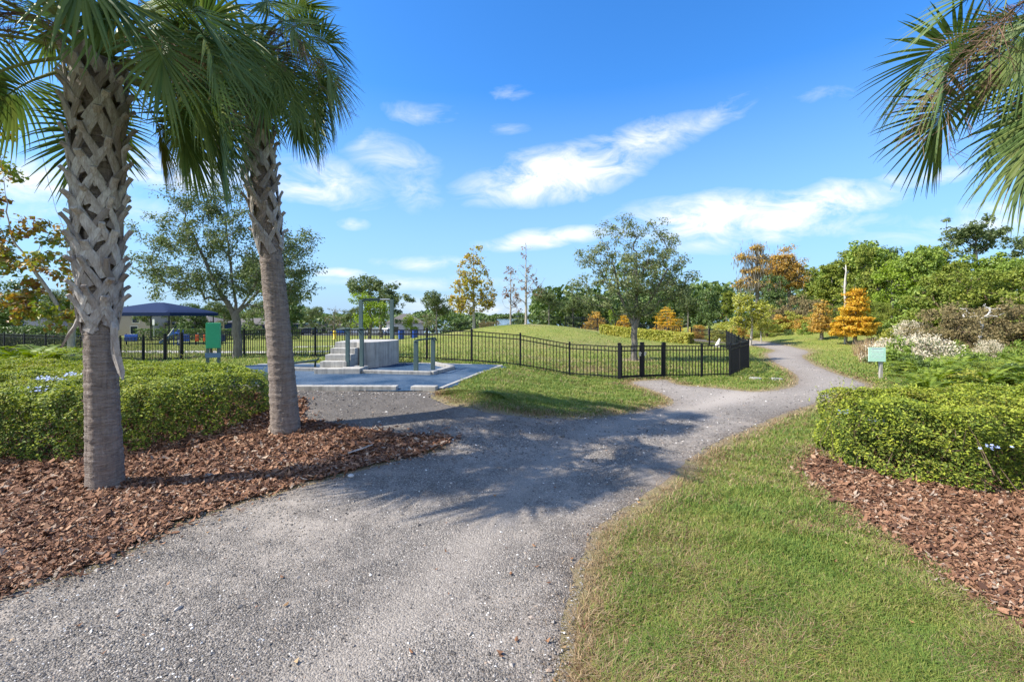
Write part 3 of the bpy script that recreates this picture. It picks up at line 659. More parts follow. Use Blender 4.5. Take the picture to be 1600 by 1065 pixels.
# ------------------------------------------------------------------ hedges
M['hleaf'] = leafmat('hedge_leaves', [(.035, .07, .013), (.065, .115, .018), (.10, .16, .024), (.16, .21, .034), (.17, .12, .05)], .12, 1.1, .55, .25, .5)
M['hleafR'] = leafmat('hedge_leaves_warm', [(.038, .07, .014), (.075, .12, .02), (.12, .17, .026), (.19, .22, .036), (.22, .13, .06)], .14, 1.1, .55, .25, .45)
M['lit_growth'] = leafmat('hedge_lit_growth', [(.20, .27, .03), (.29, .36, .045), (.38, .42, .055), (.34, .29, .08)], .22, 1.1, .55, .25, .45)  # young leaf tone that also paints the hedge top as sunlit
M['flower'] = plain('pale_blue_petals', (.42, .52, .85), .6, var=.15)
def hedge(label, poly, hmax, n, leafL, mat, seed, flowers, view=None, flat_top=False):
    r = np.random.default_rng(seed); c = poly.mean(0); root = thing('hedge', label, 'hedge', (c[0], c[1], H(*c)))
    lo, hi = poly.min(0) - .1, poly.max(0) + .1; pos = []; nr = []; got = 0
    while got < n:
        x = r.uniform(lo[0], hi[0], 60000); y = r.uniform(lo[1], hi[1], 60000); z = r.uniform(.02, hmax * 1.15, 60000)
        ins = inpoly(x, y, poly); d = edist(x, y, poly) * np.where(ins, 1, -1)
        lump = .09 * np.sin(x * 2.1 + 1.3 * np.sin(y * 1.9)) * np.sin(y * 2.4 + x) + .05 * np.sin(x * 6.1) * np.sin(y * 5.3)
        side = .10 * np.sin(x * 4.7 + z * 5) * np.sin(y * 5.1 - z * 4) + .30 * (z / hmax - .62)
        hloc = np.maximum(.35, hmax - (H(x, y) if flat_top else 0)); ht = hloc * (1 + lump) * (1 - (1 - np.clip((d + side + .02) / .55, 0, 1)) ** 2.6)
        dep = np.minimum(d + side, (ht - z) * 1.0)
        k = (dep > 0) & ((r.random(60000) < np.exp(-dep / .07)) | (r.random(60000) < .035)) & (z < ht)
        k &= ~((dep < .2) & (np.sin(x * 9 + z * 7) * np.sin(y * 8 - z * 11 + x * 3) > .42))
        x, y, z, d, ht = x[k], y[k], z[k], d[k], ht[k]
        if view is not None: kk = view(x, y); x, y, z, d, ht = x[kk], y[kk], z[kk], d[kk], ht[kk]
        e = .02; gxn = (edist(x + e, y, poly) - edist(x - e, y, poly)) / (2 * e); gyn = (edist(x, y + e, poly) - edist(x, y - e, poly)) / (2 * e)
        wt = np.clip(1 - (ht - z) / .2, 0, 1)
        nn = np.stack([-gxn * (1 - wt), -gyn * (1 - wt), wt + .35], 1)
        pos.append(np.stack([x - c[0], y - c[1], z + H(x, y) - H(*c)], 1)); nr.append(nn); got += len(x)
    pos = np.concatenate(pos)[:n]; nr = np.concatenate(nr)[:n]; topness = np.clip(nr[:, 2] / 1.35, 0, 1); new = r.random(n) < .06 + .72 * topness ** 2.2; nr = nr + r.normal(0, .42, (n, 3))  # bright leaves gather at the top: lit top, shaded front put into colour
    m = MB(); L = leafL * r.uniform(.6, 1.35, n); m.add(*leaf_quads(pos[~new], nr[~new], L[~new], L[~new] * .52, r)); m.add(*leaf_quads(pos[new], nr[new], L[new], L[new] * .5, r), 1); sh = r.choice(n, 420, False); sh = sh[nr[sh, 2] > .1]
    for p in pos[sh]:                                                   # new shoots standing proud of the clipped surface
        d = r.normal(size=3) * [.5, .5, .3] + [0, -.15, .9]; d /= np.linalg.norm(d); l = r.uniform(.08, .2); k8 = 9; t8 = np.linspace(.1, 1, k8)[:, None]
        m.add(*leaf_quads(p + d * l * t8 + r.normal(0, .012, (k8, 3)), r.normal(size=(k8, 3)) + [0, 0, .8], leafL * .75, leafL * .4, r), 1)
    m.build('foliage', [mat, M['lit_growth']], root)
    tw = MB(); k = r.choice(n, 520, False)
    for p in pos[k]:
        b = np.array([p[0] + r.normal(0, .12), p[1] + r.normal(0, .12), max(0, p[2] - r.uniform(.2, .6))]); m_ = (p + b) / 2 + r.normal(0, .05, 3); tw.tube([b, m_, p], [.006, .004, .0025], 4, cap=False)
    tw.build('twigs', M['twig'], root)
    for (px, py, dist, cnt) in flowers:
        f = MB(); ctr = np.array([X(px, dist), dist, Z(py, dist)]) - np.array([c[0], c[1], H(*c)])
        for _ in range(cnt):
            o = ctr + r.normal(0, 1, 3) * np.array([.055, .05, .018]); nz = np.array([r.normal(0, .3), -.35 + r.normal(0, .3), 1.]); nz /= np.linalg.norm(nz)
            t = np.cross(nz, [1, 0, 0]); t /= np.linalg.norm(t); b = np.cross(nz, t); V = [o]
            for j in range(10):
                an = j * .6283; R = .021 if j % 2 == 0 else .009; V.append(o + (t * math.cos(an) + b * math.sin(an)) * R + nz * (.004 if j % 2 == 0 else 0))
            f.add(V, [[0, 1 + j, 1 + (j + 1) % 10] for j in range(10)])
        f.build('flower_cluster', M['flower'], root)
    return root
infront = lambda x, y: (np.abs(x) < y * 1.35 + .8)
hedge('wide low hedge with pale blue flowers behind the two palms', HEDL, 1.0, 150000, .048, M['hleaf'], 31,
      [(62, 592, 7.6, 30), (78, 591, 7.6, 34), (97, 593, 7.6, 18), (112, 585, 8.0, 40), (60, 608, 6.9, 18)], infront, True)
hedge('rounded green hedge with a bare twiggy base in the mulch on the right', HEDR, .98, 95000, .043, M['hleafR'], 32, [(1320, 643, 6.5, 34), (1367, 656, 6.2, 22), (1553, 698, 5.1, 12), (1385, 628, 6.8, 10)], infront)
# ------------------------------------------------------------------ trees
LM = {
 'oak': leafmat('oak_leaves', [(0.102, 0.138, 0.058), (0.167, 0.210, 0.087), (0.232, 0.268, 0.116), (0.319, 0.341, 0.160)], .32, .5, .45, .35, .35),
 'oakg': leafmat('oak_leaves_deep', [(0.083, 0.120, 0.048), (0.143, 0.188, 0.072), (0.210, 0.255, 0.098)], .32, .5, .5, .3, .35),
 'dark': leafmat('deep_green_leaves', [(0.060, 0.105, 0.033), (0.105, 0.165, 0.045), (0.165, 0.225, 0.063)], .2, .6, .45, .3, .3),
 'green': leafmat('green_leaves', [(0.117, 0.182, 0.036), (0.195, 0.280, 0.052), (0.273, 0.364, 0.068), (0.377, 0.429, 0.091)], .28, .4, .45, .3, .4),
 'yellowgreen': leafmat('yellow_green_leaves', [(0.230, 0.253, 0.046), (0.333, 0.356, 0.063), (0.437, 0.425, 0.086), (0.460, 0.380, 0.086)], .3, .5, .5, .25, .4),
 'lime': leafmat('lime_leaves', [(0.163, 0.250, 0.031), (0.250, 0.350, 0.044), (0.338, 0.425, 0.062)], .3, .5, .5, .25, .3),
 'gold': leafmat('golden_plane_leaves', [(.22, .25, .04), (.34, .33, .05), (.46, .39, .07), (.46, .29, .09), (.30, .29, .06)], .3, .35, .5, .25, .45),
 'sycamore': leafmat('turning_plane_leaves', [(.09, .16, .03), (.15, .21, .04), (.25, .27, .05), (.33, .21, .05), (.24, .10, .045), (.12, .17, .03)], .3, .55, .45, .3, .55),
 'rust': leafmat('rust_leaves', [(.20, .10, .06), (.28, .17, .10), (.24, .14, .10)], .25, .5, .6, .2, .3),
 'orange': leafmat('orange_cypress_needles', [(.40, .20, .03), (.58, .33, .035), (.68, .44, .045), (.60, .45, .08), (.36, .30, .08)], .3, .45, .6, .15, .4),
 'amber': leafmat('amber_needles', [(0.351, 0.234, 0.065), (0.494, 0.325, 0.078), (0.598, 0.364, 0.085), (0.416, 0.351, 0.111), (0.572, 0.273, 0.104)], .3, .4, .6, .15, .45),
 'brown': leafmat('brown_seedheads', [(.13, .11, .055), (.20, .165, .08), (.27, .215, .11), (.19, .195, .08)], .15, .5, .8, .1, .35),
 'vine': leafmat('vine_leaves', [(.10, .15, .028), (.17, .225, .04), (.26, .30, .055), (.34, .34, .065)], .25, .45, .55, .2, .5),
 'tan': leafmat('tan_reed', [(0.330, 0.220, 0.132), (0.462, 0.330, 0.209), (0.396, 0.352, 0.165)], .2, .6, .8, .1, .3),
 'plume': leafmat('cream_seed_plumes', [(0.500, 0.440, 0.310), (0.660, 0.590, 0.450), (0.780, 0.710, 0.570)], .2, .9, .8, .1, .3),
 'fern': leafmat('fern_leaf', [(.08, .14, .02), (.15, .22, .03), (.24, .30, .04), (.36, .34, .06)], .3, .8, .5, .25, .5),
 'moss': leafmat('grey_moss', [(0.200, 0.185, 0.150), (0.270, 0.250, 0.200), (0.240, 0.200, 0.140)], .2, .8, .9, .05, .3),
}
def ell(r, env, n, shell=2.3):
    w = np.array([e[3] * e[4] * e[5] for e in env]); w = w / w.sum(); k = r.choice(len(env), n, p=w); E = np.array(env)[k]
    d = r.normal(size=(n, 3)); d /= np.linalg.norm(d, axis=1)[:, None]; return E[:, :3] + d * (r.random(n) ** (1 / shell))[:, None] * E[:, 3:6]
def conepts(r, n, z0, z1, R, layers=0, power=.8):
    z = z0 + (z1 - z0) * (1 - np.sqrt(1 - r.random(n) * .985)); 
    if layers: z = z0 + np.round((z - z0) / (z1 - z0) * layers) / layers * (z1 - z0) + r.normal(0, .03, n)
    q = np.clip((z1 - z) / (z1 - z0), 0, 1) ** power * R * (.72 + .5 * r.random(n)); q = q * r.random(n) ** .35; a = r.uniform(0, 6.283, n)
    return np.c_[q * np.cos(a), q * np.sin(a), z - q * .10]
def skeleton(r, stems, cl, r0, rtip, bow=.12, horiz=.8, mids=3, ex=.56):
    P_, par = [], []
    for st in stems:
        st = np.array(st, float); seg = np.linalg.norm(np.diff(st, axis=0), axis=1); tt = np.r_[0, np.cumsum(seg)]; n = max(4, int(tt[-1] / .35))
        q = np.stack([np.interp(np.linspace(0, tt[-1], n), tt, st[:, i]) for i in range(3)], 1); q[1:-1, :2] += r.normal(0, .02, (n - 2, 2))
        j0 = -1
        if P_ and q[0][2] > .35 and np.linalg.norm(np.array(P_) - q[0], axis=1).min() < .5: j0 = int(np.argmin(np.linalg.norm(np.array(P_) - q[0], axis=1))); q = q[1:]
        for i, p in enumerate(q): par.append(j0 if i == 0 else len(P_) - 1); P_.append(p)
    nst = len(P_); base = np.mean([s[0] for s in stems], 0); zmin = min(s[0][2] for s in stems) + .22 * (max(s[-1][2] for s in stems))
    order = np.argsort(np.linalg.norm((cl - np.array([base[0], base[1], cl[:, 2].mean() * .6])) * [1, 1, .7], axis=1)); plen = [0.] * len(P_)
    for i in range(1, nst): plen[i] = 0 if par[i] < 0 else plen[par[i]] + np.linalg.norm(P_[i] - P_[par[i]])
    for ci in order:
        c = cl[ci]; A = np.array(P_); d = np.linalg.norm(A - c, axis=1); cost = d * (1 + horiz * np.clip((A[:, 2] - c[2]) / (d + 1e-6) + .15, 0, 1)) + .18 * np.array(plen) + np.where(A[:, 2] < zmin, 5, 0)
        j = int(np.argmin(cost)); a = A[j]; L = d[j]; pv = j
        for m in range(1, mids + 1):
            t = m / mids; p = a + (c - a) * t + np.array([0, 0, bow * L * math.sin(math.pi * t) * r.uniform(-.3, 1)]) + (r.normal(0, .045 * L, 3) if m < mids else 0)
            par.append(pv); P_.append(p); plen.append(plen[pv] + L / mids); pv = len(P_) - 1
    n = len(P_); A = np.array(P_); cnt = np.zeros(n); has = np.zeros(n, bool)
    for i in range(n):
        if par[i] >= 0: has[par[i]] = True
    cnt[~has] = 1
    for i in range(n - 1, -1, -1):
        if par[i] >= 0: cnt[par[i]] += cnt[i]
    mx = max(cnt.max(), 2); R = np.maximum(rtip, r0 * (np.maximum(cnt, 1) / mx) ** ex)
    return A, np.array(par), R
def skel_mesh(A, par, R, flare=1.35, r=None):
    m = MB(); kids = {}
    for i, p in enumerate(par): kids.setdefault(p, []).append(i)
    def chain(i, start):
        pts, rr = ([A[start]], [min(R[start], R[i] * 1.3)]) if start >= 0 else ([], [])
        while True:
            pts.append(A[i]); rr.append(R[i]); ch = kids.get(i, [])
            if not ch: break
            ch = sorted(ch, key=lambda q: -R[q])
            for q in ch[1:]: todo.append((q, i))
            i = ch[0]
        if len(pts) > 1:
            rr = np.array(rr)
            if start < 0: rr[0] *= flare; pts[0] = pts[0] - np.array([0, 0, .15])
            k = 10 if rr.max() > .1 else (6 if rr.max() > .03 else 4); m.tube(pts, rr, k, cap=False)
    todo = [(i, -1) for i in kids.get(-1, [])]
    while todo: chain(*todo.pop())
    return m
def tree(name, label, cat, seed, stems, cl, r0, leafm, barkm, nleaf, L, wr=.55, clr=.35, flat=.7, rtip=.008, up=.6, ex=.56, bow=.12, horiz=.8, twigs=2, moss=0, hang=0, group=None, leafcl=1.0, mids=3):
    r = np.random.default_rng(seed); root = thing(name, label, cat, group=group)
    A, par, R = skeleton(r, stems, cl, r0, rtip, bow, horiz, mids, ex); m = skel_mesh(A, par, R)
    for c in cl:
        for _ in range(twigs):
            d = r.normal(size=3) * [1, 1, .6]; d[2] += .25; d /= np.linalg.norm(d); m.tube([c, c + d * clr * .6, c + d * clr * 1.25 + [0, 0, -.05]], [rtip * .8, rtip * .6, rtip * .3], 3, cap=False)
    m.build('trunk', barkm, root, True)
    lc = cl if leafcl >= 1 else cl[r.random(len(cl)) < leafcl]
    if len(lc):
        k = r.integers(0, len(lc), nleaf); dens = r.uniform(.3, 1, len(lc)); k = k[r.random(len(k)) < dens[k]]; n = len(k); o = r.normal(size=(n, 3)); o /= np.linalg.norm(o, axis=1)[:, None]
        pos = lc[k] + o * (r.random(n) ** .5)[:, None] * clr * np.array([1, 1, flat]) * r.uniform(.7, 1.3, len(lc))[k][:, None]
        nr = o * .5 + r.normal(0, .6, (n, 3)); nr[:, 2] += up; LL = L * r.uniform(.6, 1.4, n)
        f = MB(); dirs = None
        if hang: dirs = r.normal(size=(n, 3)) * .5 + np.array([0, 0, -1.]) * hang; nr[:, 2] *= .2
        f.add(*leaf_quads(pos, nr, LL, LL * wr, r, dirs)); f.build('crown', leafm, root)
    if moss:
        f = MB(); k = r.integers(0, len(cl), moss); n = moss; pos = cl[k] + r.normal(0, clr * .7, (n, 3)); l = r.uniform(.3, 1.1, n); pos[:, 2] -= l * .5; nr = r.normal(size=(n, 3)); nr[:, 2] *= .1
        f.add(*leaf_quads(pos, nr, l, .05 + .05 * r.random(n), r, np.tile([0, 0, -1.], (n, 1)) + r.normal(0, .08, (n, 3)))); f.build('hanging_moss', LM['moss'], root)
    return root
def at(root, px, y, rz=0, sc=1.0, sink=.03):
    x = X(px, y); root.location = (x, y, float(H(x, y)) - sink); root.rotation_euler = (0, 0, rz); root.scale = (sc,) * 3; return root
def hgt(px, y, top): return Z(top, y) - float(H(X(px, y), y))
R_ = lambda s: np.random.default_rng(s)
# the live oak inside the dog run
yo = 20.9; S = 711 / yo; lx = lambda px: (px - 991) / S; lz = lambda py: (561 - py) / S
o_env = [(lx(cx), 0, lz(cy), rx / S, ry_, rz / S) for cx, cy, rx, ry_, rz in
   [(960, 375, 32, .9, 45), (985, 345, 16, .6, 22), (1020, 385, 42, 1.2, 42), (930, 410, 34, 1.0, 28), (915, 450, 28, .9, 24), (985, 430, 55, 1.6, 42), (1050, 415, 35, 1.1, 25), (1065, 440, 26, .9, 22), (1030, 455, 45, 1.3, 28), (965, 470, 40, 1.3, 22), (1000, 480, 34, 1.1, 16)]]
c_ = ell(R_(1), o_env, 230)
at(tree('oak_tree', 'airy grey green oak standing in the dog run behind the fence gate', 'tree', 41, [[(0, 0, 0), (.03, 0, .9), (.0, 0, 1.7), (.15, .1, 3.2), (.1, 0, 5.0)], [(.0, 0, 1.55), (-.6, .1, 2.8), (-.9, .1, 4.2)], [(.02, 0, 1.7), (.8, -.2, 2.9), (1.5, -.1, 4.2)]], c_, .14, LM['oak'], M['bark'], 29000, .10, .5, .32, .75, .009, horiz=.9), 991, yo)
# the larger oak left, behind the slim palm
yo = 17.8; S = 711 / yo; lx = lambda px: (px - 371) / S; lz = lambda py: (572 - py) / S
o_env = [(lx(cx), 0, lz(cy), rx / S, ry_, rz / S) for cx, cy, rx, ry_, rz in
   [(290, 330, 38, 1.0, 40), (255, 375, 42, 1.1, 36), (240, 420, 40, 1.1, 32), (350, 320, 30, 1.0, 48), (330, 390, 60, 1.6, 50), (300, 445, 60, 1.5, 30), (400, 370, 40, 1.3, 55), (455, 400, 40, 1.2, 38), (470, 440, 42, 1.3, 34), (420, 450, 50, 1.5, 40), (350, 460, 50, 1.5, 26), (265, 465, 38, 1.2, 16)]]
c_ = ell(R_(2), o_env, 380)
at(tree('oak_tree', 'big grey barked oak with spreading limbs beyond the green sign board', 'tree', 42, [[(0, 0, -.1), (.0, 0, 1.0), (-.05, 0, 1.9), (-.3, .1, 3.4), (-.5, 0, 5.6)], [(0, 0, 1.5), (-.5, -.1, 2.4), (-1.2, -.1, 3.8), (-1.8, 0, 5.0)], [(-.03, 0, 1.8), (.7, .1, 3.0), (1.2, .1, 4.8)], [(0, 0, 1.7), (.8, .3, 2.8), (1.6, .4, 4.2)]], c_, .16, LM['oakg'], M['bark'], 44000, .095, .5, .36, .75, .009, ex=.66, horiz=.9), 371, yo)
# plane trees
yo = 19.4; S = 711 / yo; lx = lambda px: (px - 112) / S; lz = lambda py: (557 - py) / S
o_env = [(lx(cx), 0, lz(cy), rx / S, ry_, rz / S) for cx, cy, rx, ry_, rz in
   [(15, 205, 22, .6, 22), (12, 285, 24, .6, 30), (60, 340, 38, .8, 26), (100, 345, 26, .8, 24), (40, 400, 50, 1.0, 34), (95, 420, 36, 1.0, 30), (30, 460, 50, 1.2, 26), (90, 475, 45, 1.2, 28), (135, 430, 22, .8, 40), (-30, 380, 40, 1.2, 80), (-25, 260, 30, 1, 60)]]
c_ = ell(R_(3), o_env, 130, 2)
at(tree('plane_tree', 'slender plane tree with green and red brown autumn leaves at far left', 'tree', 43, [[(0, 0, -.1), (0, 0, 1.5), (.0, 0, 3.5), (-.25, 0, 5.5), (-.9, 0, 7.5), (-1.4, 0, 9.5)], [(0, 0, 1.7), (-1.0, 0, 3.2), (-2.6, 0, 5.5), (-3.0, 0, 8.8)]], c_, .13, LM['sycamore'], M['palebark'], 5200, .20, .85, .40, .8, .008, ex=.85, bow=.05, horiz=1.2, mids=4), 112, yo)
yo = 43; S = 711 / yo
o_env = [((cx - 740) / S, 0, (505 - cy) / S, rx / S, .9, rz / S) for cx, cy, rx, rz in [(740, 390, 16, 22), (740, 415, 28, 24), (728, 440, 26, 24), (755, 445, 24, 24), (740, 465, 34, 16), (716, 462, 16, 18)]]
at(tree('plane_tree', 'egg shaped golden plane tree on the crest of the grass mound', 'tree', 44, [[(0, 0, 0), (0, 0, 3), (0, 0, 7.6)]], ell(R_(4), o_env, 210, 3), .13, LM['gold'], M['palebark'], 6000, .19, .85, .36, .8, .012, bow=.02, horiz=1.5, twigs=1), 740, yo)
o_env = [((cx - 822) / S, 0, (505 - cy) / S, rx / S, .7, rz / S) for cx, cy, rx, rz in [(822, 385, 8, 12), (826, 420, 20, 34), (815, 450, 24, 26), (838, 445, 16, 30), (805, 440, 14, 30)]]
at(tree('plane_tree', 'almost bare plane tree with a few rust leaves, in a mulch ring on the mound', 'tree', 45, [[(0, 0, 0), (0, 0, 3), (0, 0, 7.3)]], ell(R_(5), o_env, 90, 1.8), .12, LM['rust'], M['palebark'], 420, .17, .8, .3, .8, .009, bow=.02, horiz=1.5, leafcl=.35), 822, 42)
o_env = [((cx - 798) / S, 0, (505 - cy) / S, rx / S, .7, rz / S) for cx, cy, rx, rz in [(800, 425, 12, 18), (796, 455, 14, 24), (806, 470, 14, 18)]]
at(tree('plane_tree', 'thin sparse plane tree with brown leaves just left of the bare one', 'tree', 46, [[(0, 0, 0), (0, 0, 3), (0, 0, 5)]], ell(R_(6), o_env, 50, 1.8), .09, LM['rust'], M['palebark'], 520, .17, .8, .35, .8, .009, bow=.02, horiz=1.5, leafcl=.7), 798, 45)
# conical bald cypresses in autumn colour
def cypress(label, seed, px, y, top, wpx, leafm, n, base=.16):
    h = hgt(px, y, top); R = wpx / 2 * y / F / math.hypot(1, (px - CX) / F); c = conepts(R_(seed), 170, h * base, h * .98, R * .93, 10, .62)
    return at(tree('cypress_tree', label, 'tree', seed, [[(0, 0, 0), (.03, 0, h * .5), (0, 0, h * .97)]], c, .11, leafm, M['bark'], n, .17, .42, .33, .42, .008, up=.5, bow=-.05, horiz=.1, twigs=1), px, y)
cypress('brilliant orange yellow cone shaped cypress by the path bend', 51, 1336, 27.5, 441, 66, LM['orange'], 17000, .2)
cypress('smaller thin amber cypress left of the brilliant orange one', 52, 1284, 31, 464, 40, LM['amber'], 4200, .25)
# broadleaf prototypes, each a thing with trunk and crown; repeats are copies
def round_tree(name, label, seed, leafm, h, rx, base=.2, n=7000, ncl=90, L=.3, r0=.16, lobes=7, bark=None, clr=.55, **kw):
    r = R_(seed); env = []
    for i in range(lobes):
        a = i * 2.4; q = rx * .5 * r.uniform(.4, 1); zc = h * r.uniform(base + .2, .84); env.append((q * math.cos(a), q * math.sin(a), zc, rx * r.uniform(.35, .55), rx * r.uniform(.35, .55), h * r.uniform(.12, .2)))
    env.append((0, 0, h * .86, rx * .3, rx * .3, h * .11))
    return tree(name, label, 'tree', seed, [[(0, 0, 0), (r.normal(0, .1), 0, h * .4), (0, 0, h * .75)]], ell(r, env, ncl), r0, leafm, bark or M['bark'], n, L, .55, clr, .75, .012, twigs=1, **kw)
def bush(name, label, seed, leafm, h, rx, n=5000, ncl=60, L=.2, cat='shrub', bark=None, top=None, clr=.4, **kw):
    r = R_(seed); d = r.normal(size=(ncl, 3)); d[:, 2] = np.abs(d[:, 2]); d /= np.linalg.norm(d, axis=1)[:, None]
    c = d * (r.random(ncl) ** .4)[:, None] * np.array([rx, rx, h * .9]); c[:, 2] += .1 + .1 * np.sin(c[:, 0] * 2.3) * np.sin(c[:, 1] * 2)
    st = [[(.1 * math.cos(a), .1 * math.sin(a), 0), (.35 * rx * math.cos(a), .35 * rx * math.sin(a), h * .5)] for a in (0, 2.1, 4.2)]
    t = tree(name, label, cat, seed, st, c, .05, leafm, bark or M['twig'], n, L, .5, clr, .7, .008, twigs=1, **kw)
    if top:
        f = MB(); m = 6500; k = r.integers(0, ncl, m); kk = c[k]; ok = (kk[:, 2] > h * .25); kk = kk[ok]
        o = r.normal(size=(len(kk), 3)) * [.28, .28, .16]; pos = kk * 1.02 + o * .8 + [0, 0, .06]; ll = .095 * r.uniform(.6, 1.4, len(kk))
        f.add(*leaf_quads(pos, r.normal(size=(len(kk), 3)) + [0, 0, .6], ll, ll * .6, r)); f.build('seed_plumes', top, t)
    return t
PLACED = []
def put(proto, px, y, top=None, rz=0, sc=None, label=None, group=None, ph=None, wide=1.0):
    s = sc if sc else hgt(px, y, top - (13 if ph and ph >= 6 and px > 1200 else 0)) / ph
    first = proto.name not in PLACED
    if first: PLACED.append(proto.name); o = proto
    else: o = dup(proto, (0, 0, 0))
    at(o, px, y, rz, s, .08); o.scale = (s * wide, s * wide, s)
    return tag(o, label, None, group)
t_oak = round_tree('oak_tree', None, 61, LM['oakg'], 8, 4.2, .12, 9000, 120, .28)
t_green = round_tree('broadleaf_tree', None, 62, LM['green'], 9, 3.2, .1, 11000, 130, .30)
t_green2 = round_tree('broadleaf_tree', None, 63, LM['vine'], 9, 3.6, .05, 11000, 130, .32, lobes=10)
t_dark = round_tree('evergreen_tree', None, 64, LM['dark'], 7, 2.8, .05, 9000, 110, .26, lobes=9)
t_lime = round_tree('young_tree', None, 65, LM['lime'], 6, 2.6, .15, 6000, 90, .22)
t_yg = round_tree('young_tree', None, 66, LM['yellowgreen'], 4, 1.5, .22, 6500, 90, .15, .07, bark=M['palebark'], clr=.32)
t_bare = round_tree('broadleaf_tree', None, 67, LM['brown'], 7, 2.6, .2, 700, 90, .2, leafcl=.4)
t_far = round_tree('feathery_tree', None, 68, LM['oakg'], 12, 4.5, .55, 4800, 80, .34, .16, lobes=9, clr=.6)
b_green = bush('leafy_shrub', None, 71, LM['green'], 2.4, 1.7, 6000)
b_yg = bush('leafy_shrub', None, 72, LM['yellowgreen'], 2.6, 1.9, 6000)
b_dark = bush('leafy_shrub', None, 73, LM['dark'], 2.2, 1.7, 6000)
b_brown = bush('brush_shrub', None, 74, LM['brown'], 2.8, 2.2, 9000, 80, .14, up=.2)
b_vine = bush('vine_thicket', None, 70, LM['vine'], 2.6, 1.9, 15000, 90, .105, clr=.34)
b_white = bush('groundsel_bush', None, 75, LM['oakg'], 1.7, 1.35, 3200, 60, .11, top=LM['plume'])
b_tan = thing('reed_clump', None, 'reeds'); m = MB(); r = R_(76)
for i in range(420):
    a = r.uniform(0, 6.28); q = r.random() ** .5 * .55; b = np.array([q * math.cos(a), q * math.sin(a), -.05]); le = r.normal(0, .22, 2) + b[:2] * .35; hh = r.uniform(.7, 1.6); wv = r.uniform(.012, .03); an = r.uniform(0, 3.14); sd = np.array([math.cos(an), math.sin(an), 0]) * wv
    p1 = b + np.array([*(le * .35), hh * .6]); p2 = b + np.array([*le, hh]); m.add([b - sd/2, b + sd/2, p1 + sd/2, p1 - sd/2, p2], [[0, 1, 2, 3]]); m.f.append((np.array([[3, 2, 4]]) + m.n - 5, 0))
m.build('blades', LM['tan'], b_tan)
b_amber = bush('brush_shrub', None, 77, LM['amber'], 2.4, 1.7, 6000, 60, .17)
G = 'trees of the park beyond the fences'; GW = 'woodland trees on the right'; GS = 'shrubs along the woodland edge'
# park trees, far left to centre
for proto, ph, px, y, top, rz, wide, lab in [
  (t_oak, 8, 595, 74, 429, .4, 1.1, 'tall irregular oak rising above the light green tree behind the exercise bars'),
  (t_lime, 6, 577, 62, 456, .0, 1.2, 'bright light green tree framed by the pull up bar posts'),
  (t_oak, 8, 682, 62, 454, 2.0, .85, 'grey green oak alone between the exercise bars and the mound'),
  (t_oak, 8, 858, 56, 449, 1.0, .8, 'dark oak at the mound behind the bare plane tree'),
  (t_oak, 8, 895, 60, 461, 3.0, .8, 'lower oak on the right flank of the mound'),
  (t_bare, 7, 522, 88, 474, .5, 1.1, 'leafless brownish tree far off, left of the exercise bars'),
  (t_oak, 8, 548, 95, 478, 4.1, 1.0, 'small distant oak beside the leafless brownish tree'),
  (t_lime, 6, 642, 72, 491, 1.5, 1.1, 'small round light green tree near the blue bins'),
  (t_dark, 7, 452, 52, 452, .3, .9, 'evergreen just right of the slim palm trunk'),
  (t_oak, 8, 425, 24.5, 398, 2.2, .8, 'shaded oak hidden partly behind the slim palm trunk'),
  (t_dark, 7, 20, 48, 432, 1.0, 1.2, 'dense dark tree at the left edge behind the plane tree'),
  (t_oak, 8, 88, 62, 452, 3.3, 1.2, 'dark oak behind the navy bungalow'),
  (t_oak, 8, 235, 64, 472, 5.0, .9, 'dark oak behind the blue shade canopy, left end'),
  (t_dark, 7, 305, 58, 470, 2.6, 1.2, 'dark tree under the right end of the blue shade canopy'),
  (t_oak, 8, 268, 76, 474, .9, 1.1, 'oak seen under the middle of the blue shade canopy'),
  (t_oak, 8, 350, 70, 470, 1.9, 1.0, 'dark oak behind the green sign board'),
  (t_oak, 8, 395, 66, 468, 4.4, .9, 'oak left of the slim palm among the parked cars'),
  (t_oak, 8, 487, 80, 478, 4.9, .9, 'low oak above the dark parked car'),
  (t_dark, 7, 145, 55, 462, 5.9, 1.1, 'dark tree behind the thick palm trunk'),
  (t_bare, 7, 668, 84, 484, 2.8, 1.2, 'low brownish tree right of the small round tree'),
]: put(proto, px, y, top, rz, None, lab, G, ph, wide)
